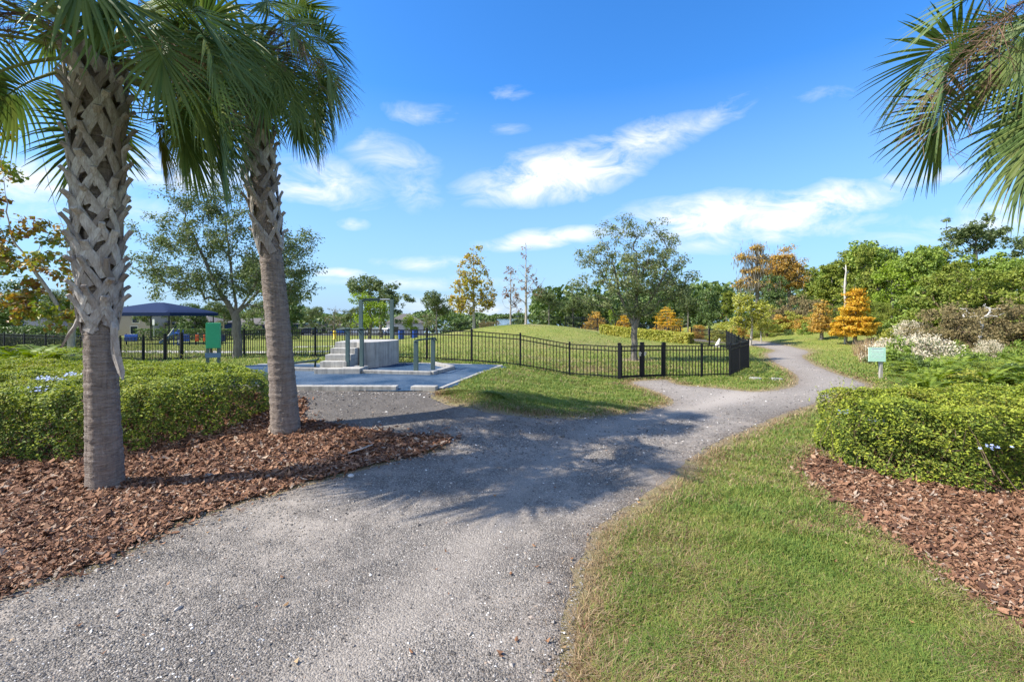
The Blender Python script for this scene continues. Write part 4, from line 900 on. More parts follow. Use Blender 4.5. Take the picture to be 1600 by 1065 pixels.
# woodland, centre right to right
moss_env = lambda h: [(0, 0, h * .93, h * .07, h * .07, h * .06), (-.12 * h, 0, h * .82, h * .12, h * .1, h * .05), (.08 * h, .05, h * .78, h * .1, h * .1, h * .06), (0, 0, h * .64, h * .15, h * .14, h * .07), (-.1 * h, .1, h * .5, h * .14, h * .14, h * .07), (.1 * h, 0, h * .45, h * .14, h * .12, h * .06)]
h = hgt(1182, 52, 379); at(tree('mossy_cypress', 'tall shaggy cypress hung with grey moss above the woodland', 'tree', 81, [[(0, 0, 0), (.1, 0, h * .5), (0, 0, h * .95)]], ell(R_(81), moss_env(h), 90), .2, LM['amber'], M['bark'], 4000, .26, .5, .6, .5, .015, horiz=.2, moss=1500), 1182, 52)
h = hgt(1232, 54, 377); at(tree('mossy_cypress', 'broad rusty amber cypress right of the shaggy mossy one', 'tree', 82, [[(0, 0, 0), (.1, 0, h * .5), (0, 0, h * .95)]], ell(R_(82), [(0, 0, h * .9, h * .08, h * .08, h * .07), (-.08 * h, 0, h * .76, h * .14, h * .12, h * .09), (.1 * h, 0, h * .7, h * .14, h * .12, h * .1), (0, 0, h * .52, h * .24, h * .16, h * .13), (-.1 * h, 0, h * .62, h * .2, h * .14, h * .1)], 260, 3), .2, LM['amber'], M['bark'], 19000, .22, .5, .6, .6, .015, horiz=.3, moss=500), 1232, 54)
for proto, ph, px, y, top, rz, wide, lab in [
  (t_dark, 7, 1108, 44, 449, .5, .95, 'deep green rounded evergreen left of the pale young tree'),
  (t_yg, 4, 1172, 31, 456, .2, 1.15, 'pale yellow green young tree on thin trunks beside the path end'),
  (t_yg, 4, 1190, 33, 472, 2.2, .8, 'small yellow green tree tucked behind the pale young tree'),
  (t_dark, 7, 1212, 44, 438, 2.5, .8, 'dark tree below the rusty amber cypress'),
  (t_green2, 9, 1300, 47, 418, .3, 1.0, 'mid green tree left of the dead trunk'),
  (t_green, 9, 1372, 42, 371, 1.3, .95, 'tallest dense green tree of the wood, right of the orange cypress'),
  (t_green2, 9, 1335, 44, 408, 2.9, .8, 'green tree right behind the dead trunk'),
  (t_green, 9, 1432, 37, 382, 4.2, .8, 'narrow green tree with a vine covered trunk'),
  (t_green2, 9, 1482, 38, 418, 5.1, .9, 'low green tree beneath the tall feathery one'),
  (t_far, 12, 1525, 52, 346, .7, 1.0, 'tall feathery dark tree standing out against the sky at right'),
  (t_far, 12, 1618, 54, 360, 2.7, .9, 'feathery tree cut by the right edge of the view'),
  (t_green, 9, 1585, 36, 408, 2.0, 1.2, 'wide green tree at the right edge under the palm fronds'),
  (t_lime, 6, 957, 52, 480, .7, .55, 'small vivid green tree behind the left end of the clipped hedge'),
  (t_green2, 9, 1270, 58, 428, 4.5, .8, 'green tree behind the amber cypresses'),
  (t_green2, 9, 1135, 62, 452, 5.7, .8, 'distant green tree behind the deep green evergreen'),
  (t_oak, 8, 1075, 50, 462, 1.8, .9, 'grey green tree in back of the dog run oak'),
  (t_oak, 8, 925, 62, 468, 5.4, .8, 'grey green tree behind the fence at the mound foot'),
  (t_green, 9, 1655, 33, 400, 3.0, 1.2, 'green tree just outside the right edge'),
  (t_green2, 9, 1345, 55, 392, 1.1, 1.1, 'green tree behind the dead trunk, left of the tallest'),
  (t_green, 9, 1290, 52, 412, 5.3, 1.1, 'sunlit green tree on the slope of the treeline'),
  (t_green2, 9, 1465, 46, 392, 2.4, 1.0, 'green tree between the vine covered trunk and the feathery tree'),
  (t_green, 9, 1560, 44, 392, .4, 1.2, 'green crown behind the feathery tree at right'),
  (t_lime, 6, 1395, 38, 415, 3.9, .9, 'lighter green tree in front of the two tallest'),
  (t_green2, 9, 1352, 40, 392, 4.0, .6, 'slim green tree touching the tallest one from the left'),
  (t_lime, 6, 1452, 42, 402, 1.0, .75, 'light green crown right of the vine covered trunk'),
  (t_dark, 7, 1395, 46, 392, 2.0, .7, 'dark green crown wedged between the two tallest trees'),
  (t_green, 9, 1405, 50, 400, 3.6, 1.0, 'green tree filling the gap behind the two tallest'),
]: put(proto, px, y, top, rz, None, lab, GW, ph, wide)
h = hgt(1042, 46, 478); cypress('orange cypress showing under the dog run oak', 91, 1042, 46, 474, 62, LM['orange'], 5000, .1)
cypress('orange cypress left of the oak trunk, behind the clipped hedge', 92, 930, 50, 484, 46, LM['amber'], 3500, .1)
cypress('small yellow cypress beside the vivid green tree', 93, 975, 48, 486, 34, LM['orange'], 2600, .1)
cypress('orange topped cypress far behind the deep green evergreen', 94, 1112, 66, 440, 40, LM['amber'], 3500, .2)
cypress('dark pointed conifer far behind the woodland', 95, 1130, 80, 436, 18, LM['dark'], 2500, .1)
# shrubs
for proto, px, y, top, ph, rz, wide, lab in [
  (b_vine, 1490, 29, 408, 2.6, .4, .95, 'large yellow green vine covered thicket high on the right'),
  (b_vine, 1575, 27, 400, 2.6, 1.9, 1.0, 'yellow green vine thicket at the right edge'),
  (b_green, 1455, 31, 428, 2.4, 2.4, .9, 'green thicket left of the vine covered one'),
  (b_brown, 1484, 22.5, 462, 2.8, .3, .85, 'brown feathery brush above the white flowering bush'),
  (b_brown, 1525, 23.5, 462, 2.8, 1.5, 1.0, 'brown brush behind the dead pale branches'),
  (b_brown, 1592, 23, 455, 2.8, 2.8, 1.0, 'brown brush at the right edge'),
  (b_white, 1440, 18.6, 517, 1.7, .2, 1.05, 'broad bush topped with cream seed plumes'),
  (b_white, 1392, 19.8, 524, 1.7, 2.2, 1.05, 'cream plumed bush behind the mint sign'),
  (b_green, 1492, 18.6, 530, 2.4, 4.0, .9, 'green shrub right of the broad cream plumed bush'),
  (b_white, 1548, 20, 527, 1.7, 5.2, .65, 'cream plumed bush under the dead pale branches'),
  (b_white, 1422, 25, 497, 1.7, 3.1, .7, 'tall cream plumed bush standing behind the others'),
  (b_green, 1408, 17.2, 524, 2.4, .9, .8, 'glossy green shrub right behind the mint sign'),
  (b_dark, 1448, 15.0, 556, 2.2, 1.2, .8, 'low dark shrub at the fern bank'),
  (b_dark, 1520, 17.0, 545, 2.2, 2.9, .8, 'dark shrub among the ferns'),
  (b_green, 1590, 17.5, 530, 2.4, 4.4, .9, 'green shrub at the right edge behind the ferns'),
  (b_green, 1470, 13.6, 560, 2.4, .2, 1.1, 'green shrub rising among the ferns'),
  (b_vine, 1555, 13.8, 556, 2.6, 3.6, 1.1, 'yellow green shrub rising among the ferns at right'),
  (b_yg, 1505, 12.6, 572, 2.6, 2.6, 1.2, 'yellow green low shrub in the fern bank'),
  (b_dark, 1600, 13.2, 560, 2.2, 1.4, 1.2, 'dark shrub in the fern bank at the right edge'),
  (b_dark, 1425, 16.4, 548, 2.2, 4.4, .9, 'dark shrub below the broad cream plumed bush'),
  (b_green, 1535, 15.6, 548, 2.4, 5.4, 1.0, 'green shrub behind the ferns below the pale branches'),
  (b_tan, 1362, 20.5, 521, 1.5, .4, 1.0, 'tan reed clump left of the mint sign'),
  (b_tan, 1348, 23, 528, 1.5, 1.9, 1.0, 'tan reed clump near the orange cypress trunk'),
  (b_amber, 1300, 34, 510, 2.4, .9, 1.1, 'amber brush below the small amber cypress'),
  (b_green, 1262, 35, 500, 2.4, 3.4, 1.0, 'green shrub at the end of the path'),
  (b_dark, 1232, 36, 512, 2.2, 5.0, .9, 'dark shrub where the path bends away'),
  (b_amber, 1218, 39, 488, 2.4, 2.3, 1.1, 'amber brush behind the path bend'),
  (b_yg, 1140, 39, 515, 2.6, 4.0, 1.1, 'yellow green scrub behind the fence corner'),
  (b_brown, 1250, 42, 452, 2.8, .0, .9, 'grey brown thicket above the path end'),
  (b_brown, 1290, 40, 470, 2.8, 4.4, .8, 'brown thicket behind the small amber cypress'),
  (b_green, 1315, 30, 522, 2.4, 1.1, .9, 'green shrub at the foot of the dead trunk'),
  (b_green, 1385, 27, 500, 2.4, 2.1, 1.0, 'green shrub right of the orange cypress'),
  (b_vine, 1375, 33, 462, 2.6, 5.0, .9, 'yellow green thicket behind the orange cypress'),
  (b_amber, 1650, 22, 500, 2.4, 5.5, 1.2, 'amber brush just outside the right edge'),
  (b_yg, 1128, 36, 500, 2.6, 1.4, 1.0, 'yellow green scrub left of the pale young tree'),
  (b_amber, 1152, 37, 506, 2.4, 3.0, 1.1, 'amber scrub behind the pale young tree trunks'),
  (b_vine, 1196, 37, 492, 2.6, .6, 1.0, 'green tangle right of the pale young tree'),
  (b_brown, 1206, 42, 470, 2.8, 2.2, 1.0, 'grey brown thicket below the amber cypresses'),
  (b_yg, 1240, 38, 484, 2.6, 4.6, 1.1, 'yellow green tangle at the very end of the path'),
  (b_amber, 1258, 37, 492, 2.4, 5.8, 1.0, 'amber tangle left of the small amber cypress'),
  (b_dark, 1276, 36, 505, 2.2, .2, 1.0, 'dark shrub left of the small amber cypress trunk'),
  (b_vine, 1292, 38, 470, 2.6, 1.6, 1.1, 'green vine thicket behind the small amber cypress'),
  (b_green, 1318, 34, 488, 2.4, 2.9, 1.1, 'green thicket between the two autumn cypresses'),
  (b_vine, 1350, 33, 470, 2.6, 4.1, 1.1, 'green vine thicket right behind the orange cypress'),
  (b_yg, 1384, 24, 510, 2.6, .9, .8, 'yellow green scrub between orange cypress and plumed bushes'),
  (b_dark, 1306, 33, 520, 2.2, 5.1, .9, 'low dark shrub at the foot of the thicket'),
  (b_dark, 720, 56, 494, 2.2, .7, 1.3, 'dark scrub behind the fence on the mound, left'),
  (b_brown, 765, 57, 496, 2.8, 2.7, 1.3, 'brown scrub behind the golden plane tree'),
  (b_dark, 812, 58, 495, 2.2, 4.9, 1.3, 'dark scrub behind the bare plane tree'),
  (b_amber, 1090, 40, 505, 2.4, 4.3, 1.0, 'amber scrub behind the dog run corner'),
]: put(proto, px, y, top, rz, None, lab, GS, ph, wide)
# dead trunk and dead branches
r = R_(7); sn = thing('dead_tree', 'bare white dead trunk beside the orange cypress', 'dead tree'); m = MB(); h = hgt(1322, 27, 413)
tz = np.linspace(-.02, 1, 14); m.tube(np.c_[.04 * np.sin(tz * 7) + r.normal(0, .022, 14), r.normal(0, .02, 14), tz * h], np.interp(tz, [0, .5, .9, 1], [.095, .075, .05, .018]) * r.uniform(.85, 1.2, 14), 9)
for z_, dx, dz_ in ((.86, .25, .10), (.7, -.22, .05), (.93, -.12, .06), (.55, .2, .12)): m.tube([(0, 0, h * z_), (dx * .6, 0, h * z_ + dz_ * 2), (dx, .05, h * z_ + dz_ * 3.5)], [.03, .02, .006], 5)
m.build('trunk', M['deadwood'], sn, True); at(sn, 1321, 28.1)
dd = R_(9); cl = ell(dd, [(0, 0, 1.9, 1.3, .6, .5)], 26); A, par, R = skeleton(dd, [[(0, 0, 0), (.1, 0, .9), (.2, 0, 1.3)]], cl, .07, .012); db = thing('dead_tree', 'bleached bare branches spreading over the brown brush', 'dead tree')
skel_mesh(A, par, R).build('branches', M['deadwood'], db, True); at(db, 1530, 22.3, .2, 1.0)
# ferns
def fern_mesh(seed, nf=15):
    r = R_(seed); m = MB()
    for i in range(nf):
        az = i * 2.39996 + r.normal(0, .2); L = r.uniform(.55, .95); e = r.uniform(.9, 1.45); p = np.zeros(3); pts = []
        for k in range(12): e -= r.uniform(.07, .16); p = p + L / 12 * np.array([math.cos(az) * math.cos(e), math.sin(az) * math.cos(e), math.sin(e)]); pts.append(p.copy())
        pts = np.array(pts); m.tube(pts, np.linspace(.006, .002, 12), 3, cap=False); t = np.gradient(pts, axis=0); t /= np.linalg.norm(t, axis=1)[:, None]; sd = np.array([-math.sin(az), math.cos(az), 0]); nn = np.cross(t, sd)
        for q in np.linspace(.8, 11, 24):
            j = min(int(q), 10); c = pts[j] + (pts[j + 1] - pts[j]) * (q - j); ll = .13 * L * math.sin(math.pi * min(.97, (q + 1.5) / 13)) ** .7 * 1.25
            for sg in (-1, 1): m.add(*leaf_quads((c + sd * sg * ll * .5)[None], (nn[j] + r.normal(0, .15, 3))[None], ll, .032, r, (sd * sg + t[j] * .35)[None], .05))
    return m
ferns = []
for i in range(2):
    f = thing('fern', None, 'fern'); fern_mesh(200 + i).build('fronds', LM['fern'], f); ferns.append(f)
fl = [(10, 9.6), (32, 9.9), (55, 10.3), (0, 10.6), (24, 10.9), (48, 11.0), (-25, 10.0), (72, 10.8)]
r = R_(12); first = [True, True]
def put_fern(i, x, y, s, lab, grp):
    f = ferns[i]
    if first[i]: first[i] = False; o = f
    else: o = dup(f, (0, 0, 0))
    o.location = (x, y, float(H(x, y))); o.rotation_euler = (0, 0, r.uniform(0, 6.28)); o.scale = (s, s, s); tag(o, lab, 'fern', grp)
for n, (px, y) in enumerate(fl): put_fern(n % 2, X(px, y + 2.6), y + 2.6, 2.3, 'bright green fern in the clump behind the hedge at far left', 'ferns behind the left hedge')
for n in range(30):
    px = r.uniform(1430, 1690); y = r.uniform(12.0, 15.8); put_fern(n % 2, X(px, y), y, r.uniform(1.2, 1.8), 'yellow green fern of the bank behind the right hedge', 'ferns behind the right hedge')
low = bush('low_shrub', None, 78, LM['yellowgreen'], .5, .7, 2600, 50, .07, clr=.2); lowg = bush('low_shrub', None, 79, LM['green'], .5, .7, 2600, 50, .07, clr=.2)
for n in range(26):
    px = r.uniform(1425, 1720); y = 8.6 + 3.6 * r.random(); put(low if n % 2 else lowg, px, y, None, r.uniform(0, 6.28), r.uniform(.6, 1.0), 'low sprawling shrub on the weedy strip behind the right hedge', 'low shrubs behind the right hedge')
# clipped hedges
def boxhedge(label, a, b, w, h, leafm, n, seed):
    r = R_(seed); a = np.array(a, float); b = np.array(b, float); L = np.linalg.norm(b - a); t = (b - a) / L; nn = np.array([-t[1], t[0]]); root = thing('clipped_hedge', label, 'hedge', (*a, float(H(*a))))
    s = r.uniform(0, L, n); u = r.uniform(-w / 2, w / 2, n); z = r.uniform(0, h, n); k = r.integers(0, 5, n); u = np.where(k == 0, -w/2, np.where(k == 1, w/2, u)) + r.normal(0, .05, n); z = np.where((k == 2) | (k == 3), h, z) + r.normal(0, .05, n)
    nr = np.stack([nn[0] * np.sign(u) * (k < 2), nn[1] * np.sign(u) * (k < 2), (k > 1) * 1.], 1) + r.normal(0, .5, (n, 3)); p = s[:, None] * t + u[:, None] * nn; zz = H(p[:, 0] + a[0], p[:, 1] + a[1]) - H(*a)
    m = MB(); ll = .16 * r.uniform(.6, 1.4, n); m.add(*leaf_quads(np.c_[p, z + zz], nr, ll, ll * .55, r)); m.build('foliage', leafm, root); st = MB()
    for i in np.arange(.2, L, .35):
        q = a + t * i; st.tube([(*(t * i), float(H(*q) - H(*a)) - .05), (*(t * i), float(H(*q) - H(*a)) + h * .9)], [.03, .015], 5)
    st.build('stems', M['twig'], root)
boxhedge('long clipped yellow green hedge inside the dog run', (X(942, 37), 37), (X(1080, 32), 32), 1.0, .66, LM['yellowgreen'], 9000, 301)
boxhedge('dark clipped hedge in front of the navy bungalow', (X(-160, 33), 33), (X(135, 31), 31), 1.2, 1.35, LM['dark'], 14000, 302)
boxhedge('dark low hedge beyond the playground behind the green sign', (X(210, 52), 52), (X(470, 60), 60), 1.2, 1.3, LM['dark'], 9000, 303)
# far-off wood
r = R_(77); m = MB()
def band(n, x0, x1, y0, y1, zt0, zt1, L):
    x = r.uniform(x0, x1, n); y = r.uniform(y0, y1, n); hh = (zt0 + (zt1 - zt0) * (np.sin(x * .11) * np.sin(x * .043 + 1) + np.sin(x * .27 + y * .1) * .4 + 1.2) / 2.2); z = H(x, y) + hh * r.random(n) ** .6
    nr = r.normal(size=(n, 3)) + [-.5, -.4, .6]; l = L * r.uniform(.6, 1.4, n); m.add(*leaf_quads(np.stack([x, y, z], 1), nr, l, l * .7, r))
band(16000, -230, -5, 128, 150, 4, 9, 1.1); band(14000, 18, 170, 75, 100, 7, 13, .9); band(7000, 33, 80, 30, 60, 2, 4.5, .5); band(9000, 3, 30, 62, 80, 3.5, 6.5, .7)
tag(m.build('distant_woods', LM['dark']), 'far dark belt of trees closing the horizon', 'woods', kind='stuff')
m = MB(); band(7000, -700, 700, 900, 960, 5, 12, 6); tag(m.build('far_shore_woods', LM['dark']), 'thin wooded shore across the lake', 'woods', kind='stuff')
# ------------------------------------------------------------------ fences
FH = 1.1
def fence(label, pts, gates=(), thick=(), h=FH, group=None, gap=.115):
    pts = [np.array(p, float) for p in pts]; o = pts[0]; oz = float(H(*o)); root = thing('metal_fence', label, 'fence', (*o, oz), group=group)
    loc = lambda p, z: (p[0] - o[0], p[1] - o[1], float(H(*p)) - oz + z)
    for i, p in enumerate(pts):
        w = .105 if i in thick else .062; hh = h + (.07 if i in thick else .03); m = MB(); q = loc(p, 0); d = pts[min(i + 1, len(pts) - 1)] - pts[max(i - 1, 0)]; a = math.atan2(d[1], d[0])
        m.box((q[0], q[1], q[2] + hh / 2 - .1), (w, w, hh + .2), a); m.box((q[0], q[1], q[2] + hh + .008), (w + .016, w + .016, .016), a); m.box((q[0], q[1], q[2] + hh + .024), (w * .6, w * .6, .016), a); m.build('post', M['black'], root)
    for i in range(len(pts) - 1):
        if i in gates: continue
        a, b = pts[i], pts[i + 1]; m = MB(); L = np.linalg.norm(b - a); t = (b - a) / L
        w0 = .054 if i in thick else .032; a2 = a + t * w0; b2 = b - t * (.054 if i + 1 in thick else .032)
        for z in (h - .03, h - .17, .10): m.bar(loc(a2, z), loc(b2, z), .028, .032)
        za, zb = float(H(*a)), float(H(*b)); n = max(1, int(round(L / gap)))
        for k in range(1, n):
            p = a + (b - a) * k / n; z0 = za + (zb - za) * k / n - oz; x, y = p[0] - o[0], p[1] - o[1]
            m.bar((x, y, z0 + .045), (x, y, z0 + h - .046), .021, .021)
        m.build('panel', M['black'], root)
    return root
def gate(label, a, b, leaves=1, name='fence_gate'):
    a = np.array(a, float); b = np.array(b, float); oz = float(H(*a)); root = thing(name, label, 'gate', (*a, oz)); t = (b - a) / np.linalg.norm(b - a)
    for j in range(leaves):
        p, q = a + (b - a) * j / leaves + t * .07, a + (b - a) * (j + 1) / leaves - t * .07; m = MB(); L = np.linalg.norm(q - p); V = lambda u, z: (*(p + (q - p) * u - a), z + float(H(*(p + (q - p) * u))) - oz)
        for z in (FH - .03, FH - .17, .09): m.bar(V(.02 / L * 1.2, z), V(1 - .02 / L * 1.2, z), .034, .04 if z > .2 else .065)
        for u in (0, 1): m.bar(V(u, .05), V(u, FH + .01), .045, .045)
        n = int(L / .115)
        for k in range(1, n): m.bar(V(k / n, .122), V(k / n, FH - .05), .017, .017)
        lf = m.build('leaf', M['black'], root); lt = MB(); c = V(.965 if j == 0 else .035, .82); lt.box((c[0], c[1] - .04, c[2]), (.06, .05, .13)); lt.box((c[0], c[1] - .075, c[2] + .03), (.10, .02, .025)); lt.build('latch', M['bar'], lf)
        if j: 
            pm = MB(); c = a + (b - a) * j / leaves - a; z = float(H(*(c + a))) - oz; pm.box((c[0], c[1], z + .5), (.11, .11, 1.36)); pm.box((c[0], c[1], z + 1.19), (.125, .125, .02)); pm.build('gate_post', M['black'], root)
    return root
Gf = [P(667, 563), P(737, 567), P(813, 573.5), P(890, 587), P(968, 593)]
mid = [np.array([-7.5, 17.35]), np.array([-5.45, 16.6])]
LN = lambda a, b, n: [np.array(a) + (np.array(b) - np.array(a)) * i / n for i in range(n + 1)]
P296, P277 = np.array([-14.35, 19.75]), np.array([-15.4, 20.2])
fence('black picket fence sweeping past the exercise pad down to the dog run gate', [P296] + LN((-12.7, 19.2), (-9.2, 18.0), 2) + mid + Gf, thick=(0, len(Gf) + 5))
gate('double leaf picket gate at the end of the gravel spur', Gf[-1], P(1037, 590), 2)
C0, C1, C2 = P(1037, 590), P(1140.6, 588), P(1169.5, 575)
fence('black picket fence from the gate round the corner along the path', [C0, P(1096.5, 589.5), C1, C1 * .55 + C2 * .45, C2] + LN(C2 + np.array([.55, 1.5]), (13.3, 28.2), 5) + [np.array([13.1, 30.2]), np.array([13.0, 33.0])], thick=(0,))
fence('dark fence behind the clipped hedge', [(12.6, 34.0)] + LN((11.3, 35.5), (7.6, 40.5), 3) + LN((6.6, 43), (5.5, 47), 2), gap=.16)
fence('dark fence along the top of the grass mound', LN((5.2, 48.5), (-8.5, 49.5), 6), gap=.16)
gate('narrow picket gate of the playground fence left of the green sign', P277, P296, 1)
fence('black picket fence round the playground at far left', LN(P277, (-16.9, 20.85), 1) + LN((-18.6, 21.6), (-33, 27.6), 7), thick=(0,))
# ------------------------------------------------------------------ exercise pad
pz = float(H(-4.5, 13))
def prop(name, label, cat, o, group=None): return thing(name, label, cat, (o[0], o[1], float(H(*o))), group=group)
o = np.array([-4.98, 12.3]); st = prop('concrete_steps', 'concrete stair block rising to a platform with a curved wall', 'steps', o)
m = MB(); n5 = 5
for i in range(n5):
    y0 = 12.3 + .35 * i - o[1]; m.box((0 + .004 * i, (y0 + 1.6 + .35 * .0) / 2 + .0, .08 + .16 * i), (.74 - .004 * i, 1.6 - y0, .16 - .001))
bevel(m.build('stair', M['concrete'], st), .01)
fp = np.array([(-5.34, 13.91), (-4.75, 13.75), (-4.55, 13.62), (-4.42, 13.64), (-4.28, 13.72), (-4.14, 13.84), (-4.02, 14.0), (-3.91, 14.2), (-3.83, 14.42), (-3.77, 14.66), (-3.73, 14.9), (-3.8, 15.3), (-5.34, 15.3)]) - o
m = MB(); m.prism(fp, -.1, .80); bevel(m.build('curved_platform', M['concrete'], st), .015)
def post(root, x, y, z0, z1, w=.145, name='post'):
    m = MB(); m.box((x - root.location.x, y - root.location.y, (z0 + z1) / 2 - root.location.z), (w, w, z1 - z0)); return bevel(m.build(name, M['green_steel'], root), .008)
hr = prop('push_up_stand', 'pair of grey green posts with black hand rails on a concrete plinth', 'exercise station', (-4.4, 12.6))
m = MB(); m.box((0, .04, .06), (.60, .74, .22)); bevel(m.build('plinth', M['concrete'], hr), .012)
for x in (-4.60, -4.205):
    p = post(hr, x, 12.74, pz + .165, 1.76, .10); m = MB(); cx, cy, cz = x + 4.4, .14, 1.71 - pz
    m.tube([(cx + .07, cy - .045, cz), (cx - .05, cy - .05, cz + .01), (cx - .22, cy + .03, cz), (cx - .33, cy + .10, cz - .005)], .03, 8); m.tube([(cx - .0, cy - .045, cz - .14), (cx - .12, cy - .05, cz)], .016, 6); m.build('hand_rail', M['dark_green'], hr)
pb = prop('pull_up_bar', 'tall grey green pull up frame behind the concrete platform', 'exercise station', (-4.6, 15.45))
for x in (-5.13, -4.08): post(pb, x, 15.45, float(H(-4.6, 15.45)) - .05, Z(468, 15.45), .115)
m = MB(); m.box((-.53 + .36, 0, 2.13), (.56, .10, .10)); bevel(m.build('bracket', M['dark_green'], pb), .006); m = MB(); m.tube([(.08, 0, 2.14), (.45, 0, 2.14)], .026, 10); m.build('bar', M['bar'], pb)
dp = prop('dip_bar', 'low grey green frame with a black bar on the right of the pad', 'exercise station', (-2.5, 12.8))
post(dp, -2.62, 12.42, pz, 1.42, .115); post(dp, -2.31, 13.3, pz, 1.42, .115)
m = MB(); zc = 1.42 - pz; m.tube([(-.12, -.46, zc - .03), (-.12, -.40, zc + .01), (.19, .52, zc + .025), (.24, .66, zc + .015), (.26, .70, zc - .06)], .022, 8); m.build('bar', M['dark_green'], dp)
bn = prop('sit_up_bench', 'low dark green slanted bench at the left of the pad', 'exercise station', (-6.3, 13.8))
m = MB(); m.bar((-.5, 0, .14), (.35, .05, .24), .34, .05); bevel(m.build('board', M['dark_green'], bn), .01); m = MB(); m.tube([(.3, .05, -.02), (.32, .05, .22), (.42, .05, .3)], .03, 8); m.build('leg', M['dark_green'], bn); m = MB(); m.tube([(-.42, 0, -.02), (-.42, 0, .13)], .03, 8); m.build('leg', M['dark_green'], bn)
kr = MB(); k_old = k; k = kr
kerb_line(kr, [(-6.95, 14.2), (-6.3, 13.05), (-5.36, 13.05)], .15, -.05, .11); kerb_line(kr, [(-4.09, 12.42), (-2.18, 12.28), (-1.75, 13.5), (-2.5, 14.5)], .15, -.05, .11)
tag(bevel(kr.build('station_kerb', M['kerb']), .01), kind='structure')
# ------------------------------------------------------------------ signs
sg = prop('sign_board', 'bright green box shaped sign on two posts behind the hedge', 'sign', (X(333, 14.0), 14.0)); sg.rotation_euler = (0, 0, rad(24))
zt, zb = Z(504.5, 14) - sg.location.z, Z(543.5, 14) - sg.location.z
m = MB(); m.box((.01, 0, (zt + zb) / 2), (.365, .24, zt - zb)); bevel(m.build('panel', M['sign_green'], sg), .01)
for x in (-.14, .15): m = MB(); m.box((x, 0, zb / 2 - .1), (.085, .085, zb + .19)); bevel(m.build('post', M['green_steel'], sg), .006)
m = MB(); m.box((0, -.005, zb - .22), (.40, .09, .14)); m.build('crossbar', M['navy_trim'], sg)
s2 = prop('trail_sign', 'small mint green notice on a wooden post beside the path', 'sign', (X(1377, 15.1), 15.1)); s2.rotation_euler = (0, 0, rad(-6))
zt, zb = Z(542.5, 15.1) - s2.location.z, Z(564.5, 15.1) - s2.location.z
m = MB(); m.box((0, .03, (zt - .05) / 2 - .1), (.085, .085, zt + .15)); bevel(m.build('post', M['wood_post'], s2), .006)
m = MB(); m.box((-.15, -.03, (zt + zb) / 2), (.52, .025, zt - zb)); pn = m.build('panel', M['mint'], s2)
m = MB(); cz = (zt + zb) / 2; hh = zt - zb
m.box((-.16, -.0440, cz + hh * .41), (.30, .003, .03), mat=1)
for i, (w, z, t) in enumerate([(.40, .27, .03), (.34, .19, .02), (.40, .11, .018), (.38, -.02, .014), (.36, -.09, .014), (.38, -.16, .014), (.25, -.24, .014)]): m.box((-.15, -.0440, cz + hh * z), (w, .003, t))
m.build('printed_lines', [M['mintlight'], M['lilac']], pn)
# ------------------------------------------------------------------ playground
yc = 42; cv = prop('shade_canopy', 'navy blue hipped fabric canopy over the playground', 'canopy', (X(249, yc), yc)); gz = cv.location.z
w = (317 - 181) / F * yc / 2 * .84; zb = Z(493.5, yc) - gz; ze = Z(488.5, yc) - gz; zr = Z(472.5, yc) - gz; m = MB(); V = []; n = 9
g = np.linspace(-1, 1, 17); GX, GY = np.meshgrid(g, g); hx = np.clip((1 - np.maximum(np.abs(GX) * 1.15 - .15, np.abs(GY))), 0, 1); zz = ze + (zr - ze) * hx ** .8 - .12 * (1 - np.abs(GX)) * (np.abs(GY) > .98)
ids = np.arange(289).reshape(17, 17); m.add(np.stack([GX.ravel() * w, GY.ravel() * 3.2, zz.ravel()], 1), np.stack([ids[:-1, :-1].ravel(), ids[:-1, 1:].ravel(), ids[1:, 1:].ravel(), ids[1:, :-1].ravel()], 1))
for a, b in (((-1, -1), (1, -1)), ((1, -1), (1, 1)), ((1, 1), (-1, 1)), ((-1, 1), (-1, -1))):
    p, q = np.array(a) * [w, 3.2], np.array(b) * [w, 3.2]; m.add([[*p, ze], [*q, ze], [*q, zb], [*p, zb]], [[0, 1, 2, 3]])
m.build('fabric', M['navy_fabric'], cv)
for sx in (-1, 1):
    for sy in (-1, 1): m = MB(); m.tube([(sx * (w - .3), sy * 2.9, -.3), (sx * (w - .3), sy * 2.9, ze)], .05, 8); m.build('pole', M['black'], cv)
def slide(px, y):
    s = prop('play_slide', 'blue playground slide seen through the picket fence', 'slide', (X(px, y), y)); m = MB(); n = 10; t = np.linspace(0, 1, n); xx = -.9 + 1.5 * t; zz = .25 + 1.1 * t ** 1.3
    for i in range(n - 1):
        for yy in (-.27, .27): m.bar((xx[i], yy, zz[i] + .1), (xx[i + 1], yy, zz[i + 1] + .1), .04, .24)
        m.bar((xx[i], 0, zz[i]), (xx[i + 1], 0, zz[i + 1]), .5, .04)
    m.build('chute', M['sky_plastic'], s); m = MB(); m.box((.95, 0, 1.32), (.7, .7, .06)); m.build('deck', M['blue_plastic'], s)
    for a, b in ((.65, -.3), (1.25, -.3), (.65, .3), (1.25, .3)): m = MB(); m.tube([(a, b, -.05), (a, b, 1.75)], .04, 7); m.build('pole', M['blue_plastic'], s)
    m = MB(); m.tube([(-.8, -.3, .5), (.1, -.33, 1.1), (.65, -.3, 1.9)], .03, 6); m.build('hand_rail', M['white'], s)
slide(265, 37); o_ = bpy.data.objects['play_slide']; o_.scale = (.75,) * 3
def play_panel(px, y, w, h, mat, label, name='play_board'):
    s = prop(name, label, 'play panel', (X(px, y), y)); m = MB(); m.box((0, 0, h * .62), (w, .08, h * .62)); bevel(m.build('board', mat, s), .03)
    for sx in (-1, 1): m = MB(); m.tube([(sx * w * .42, .06, -.05), (sx * w * .42, .06, h)], .035, 7); m.build('pole', M['black'], s)
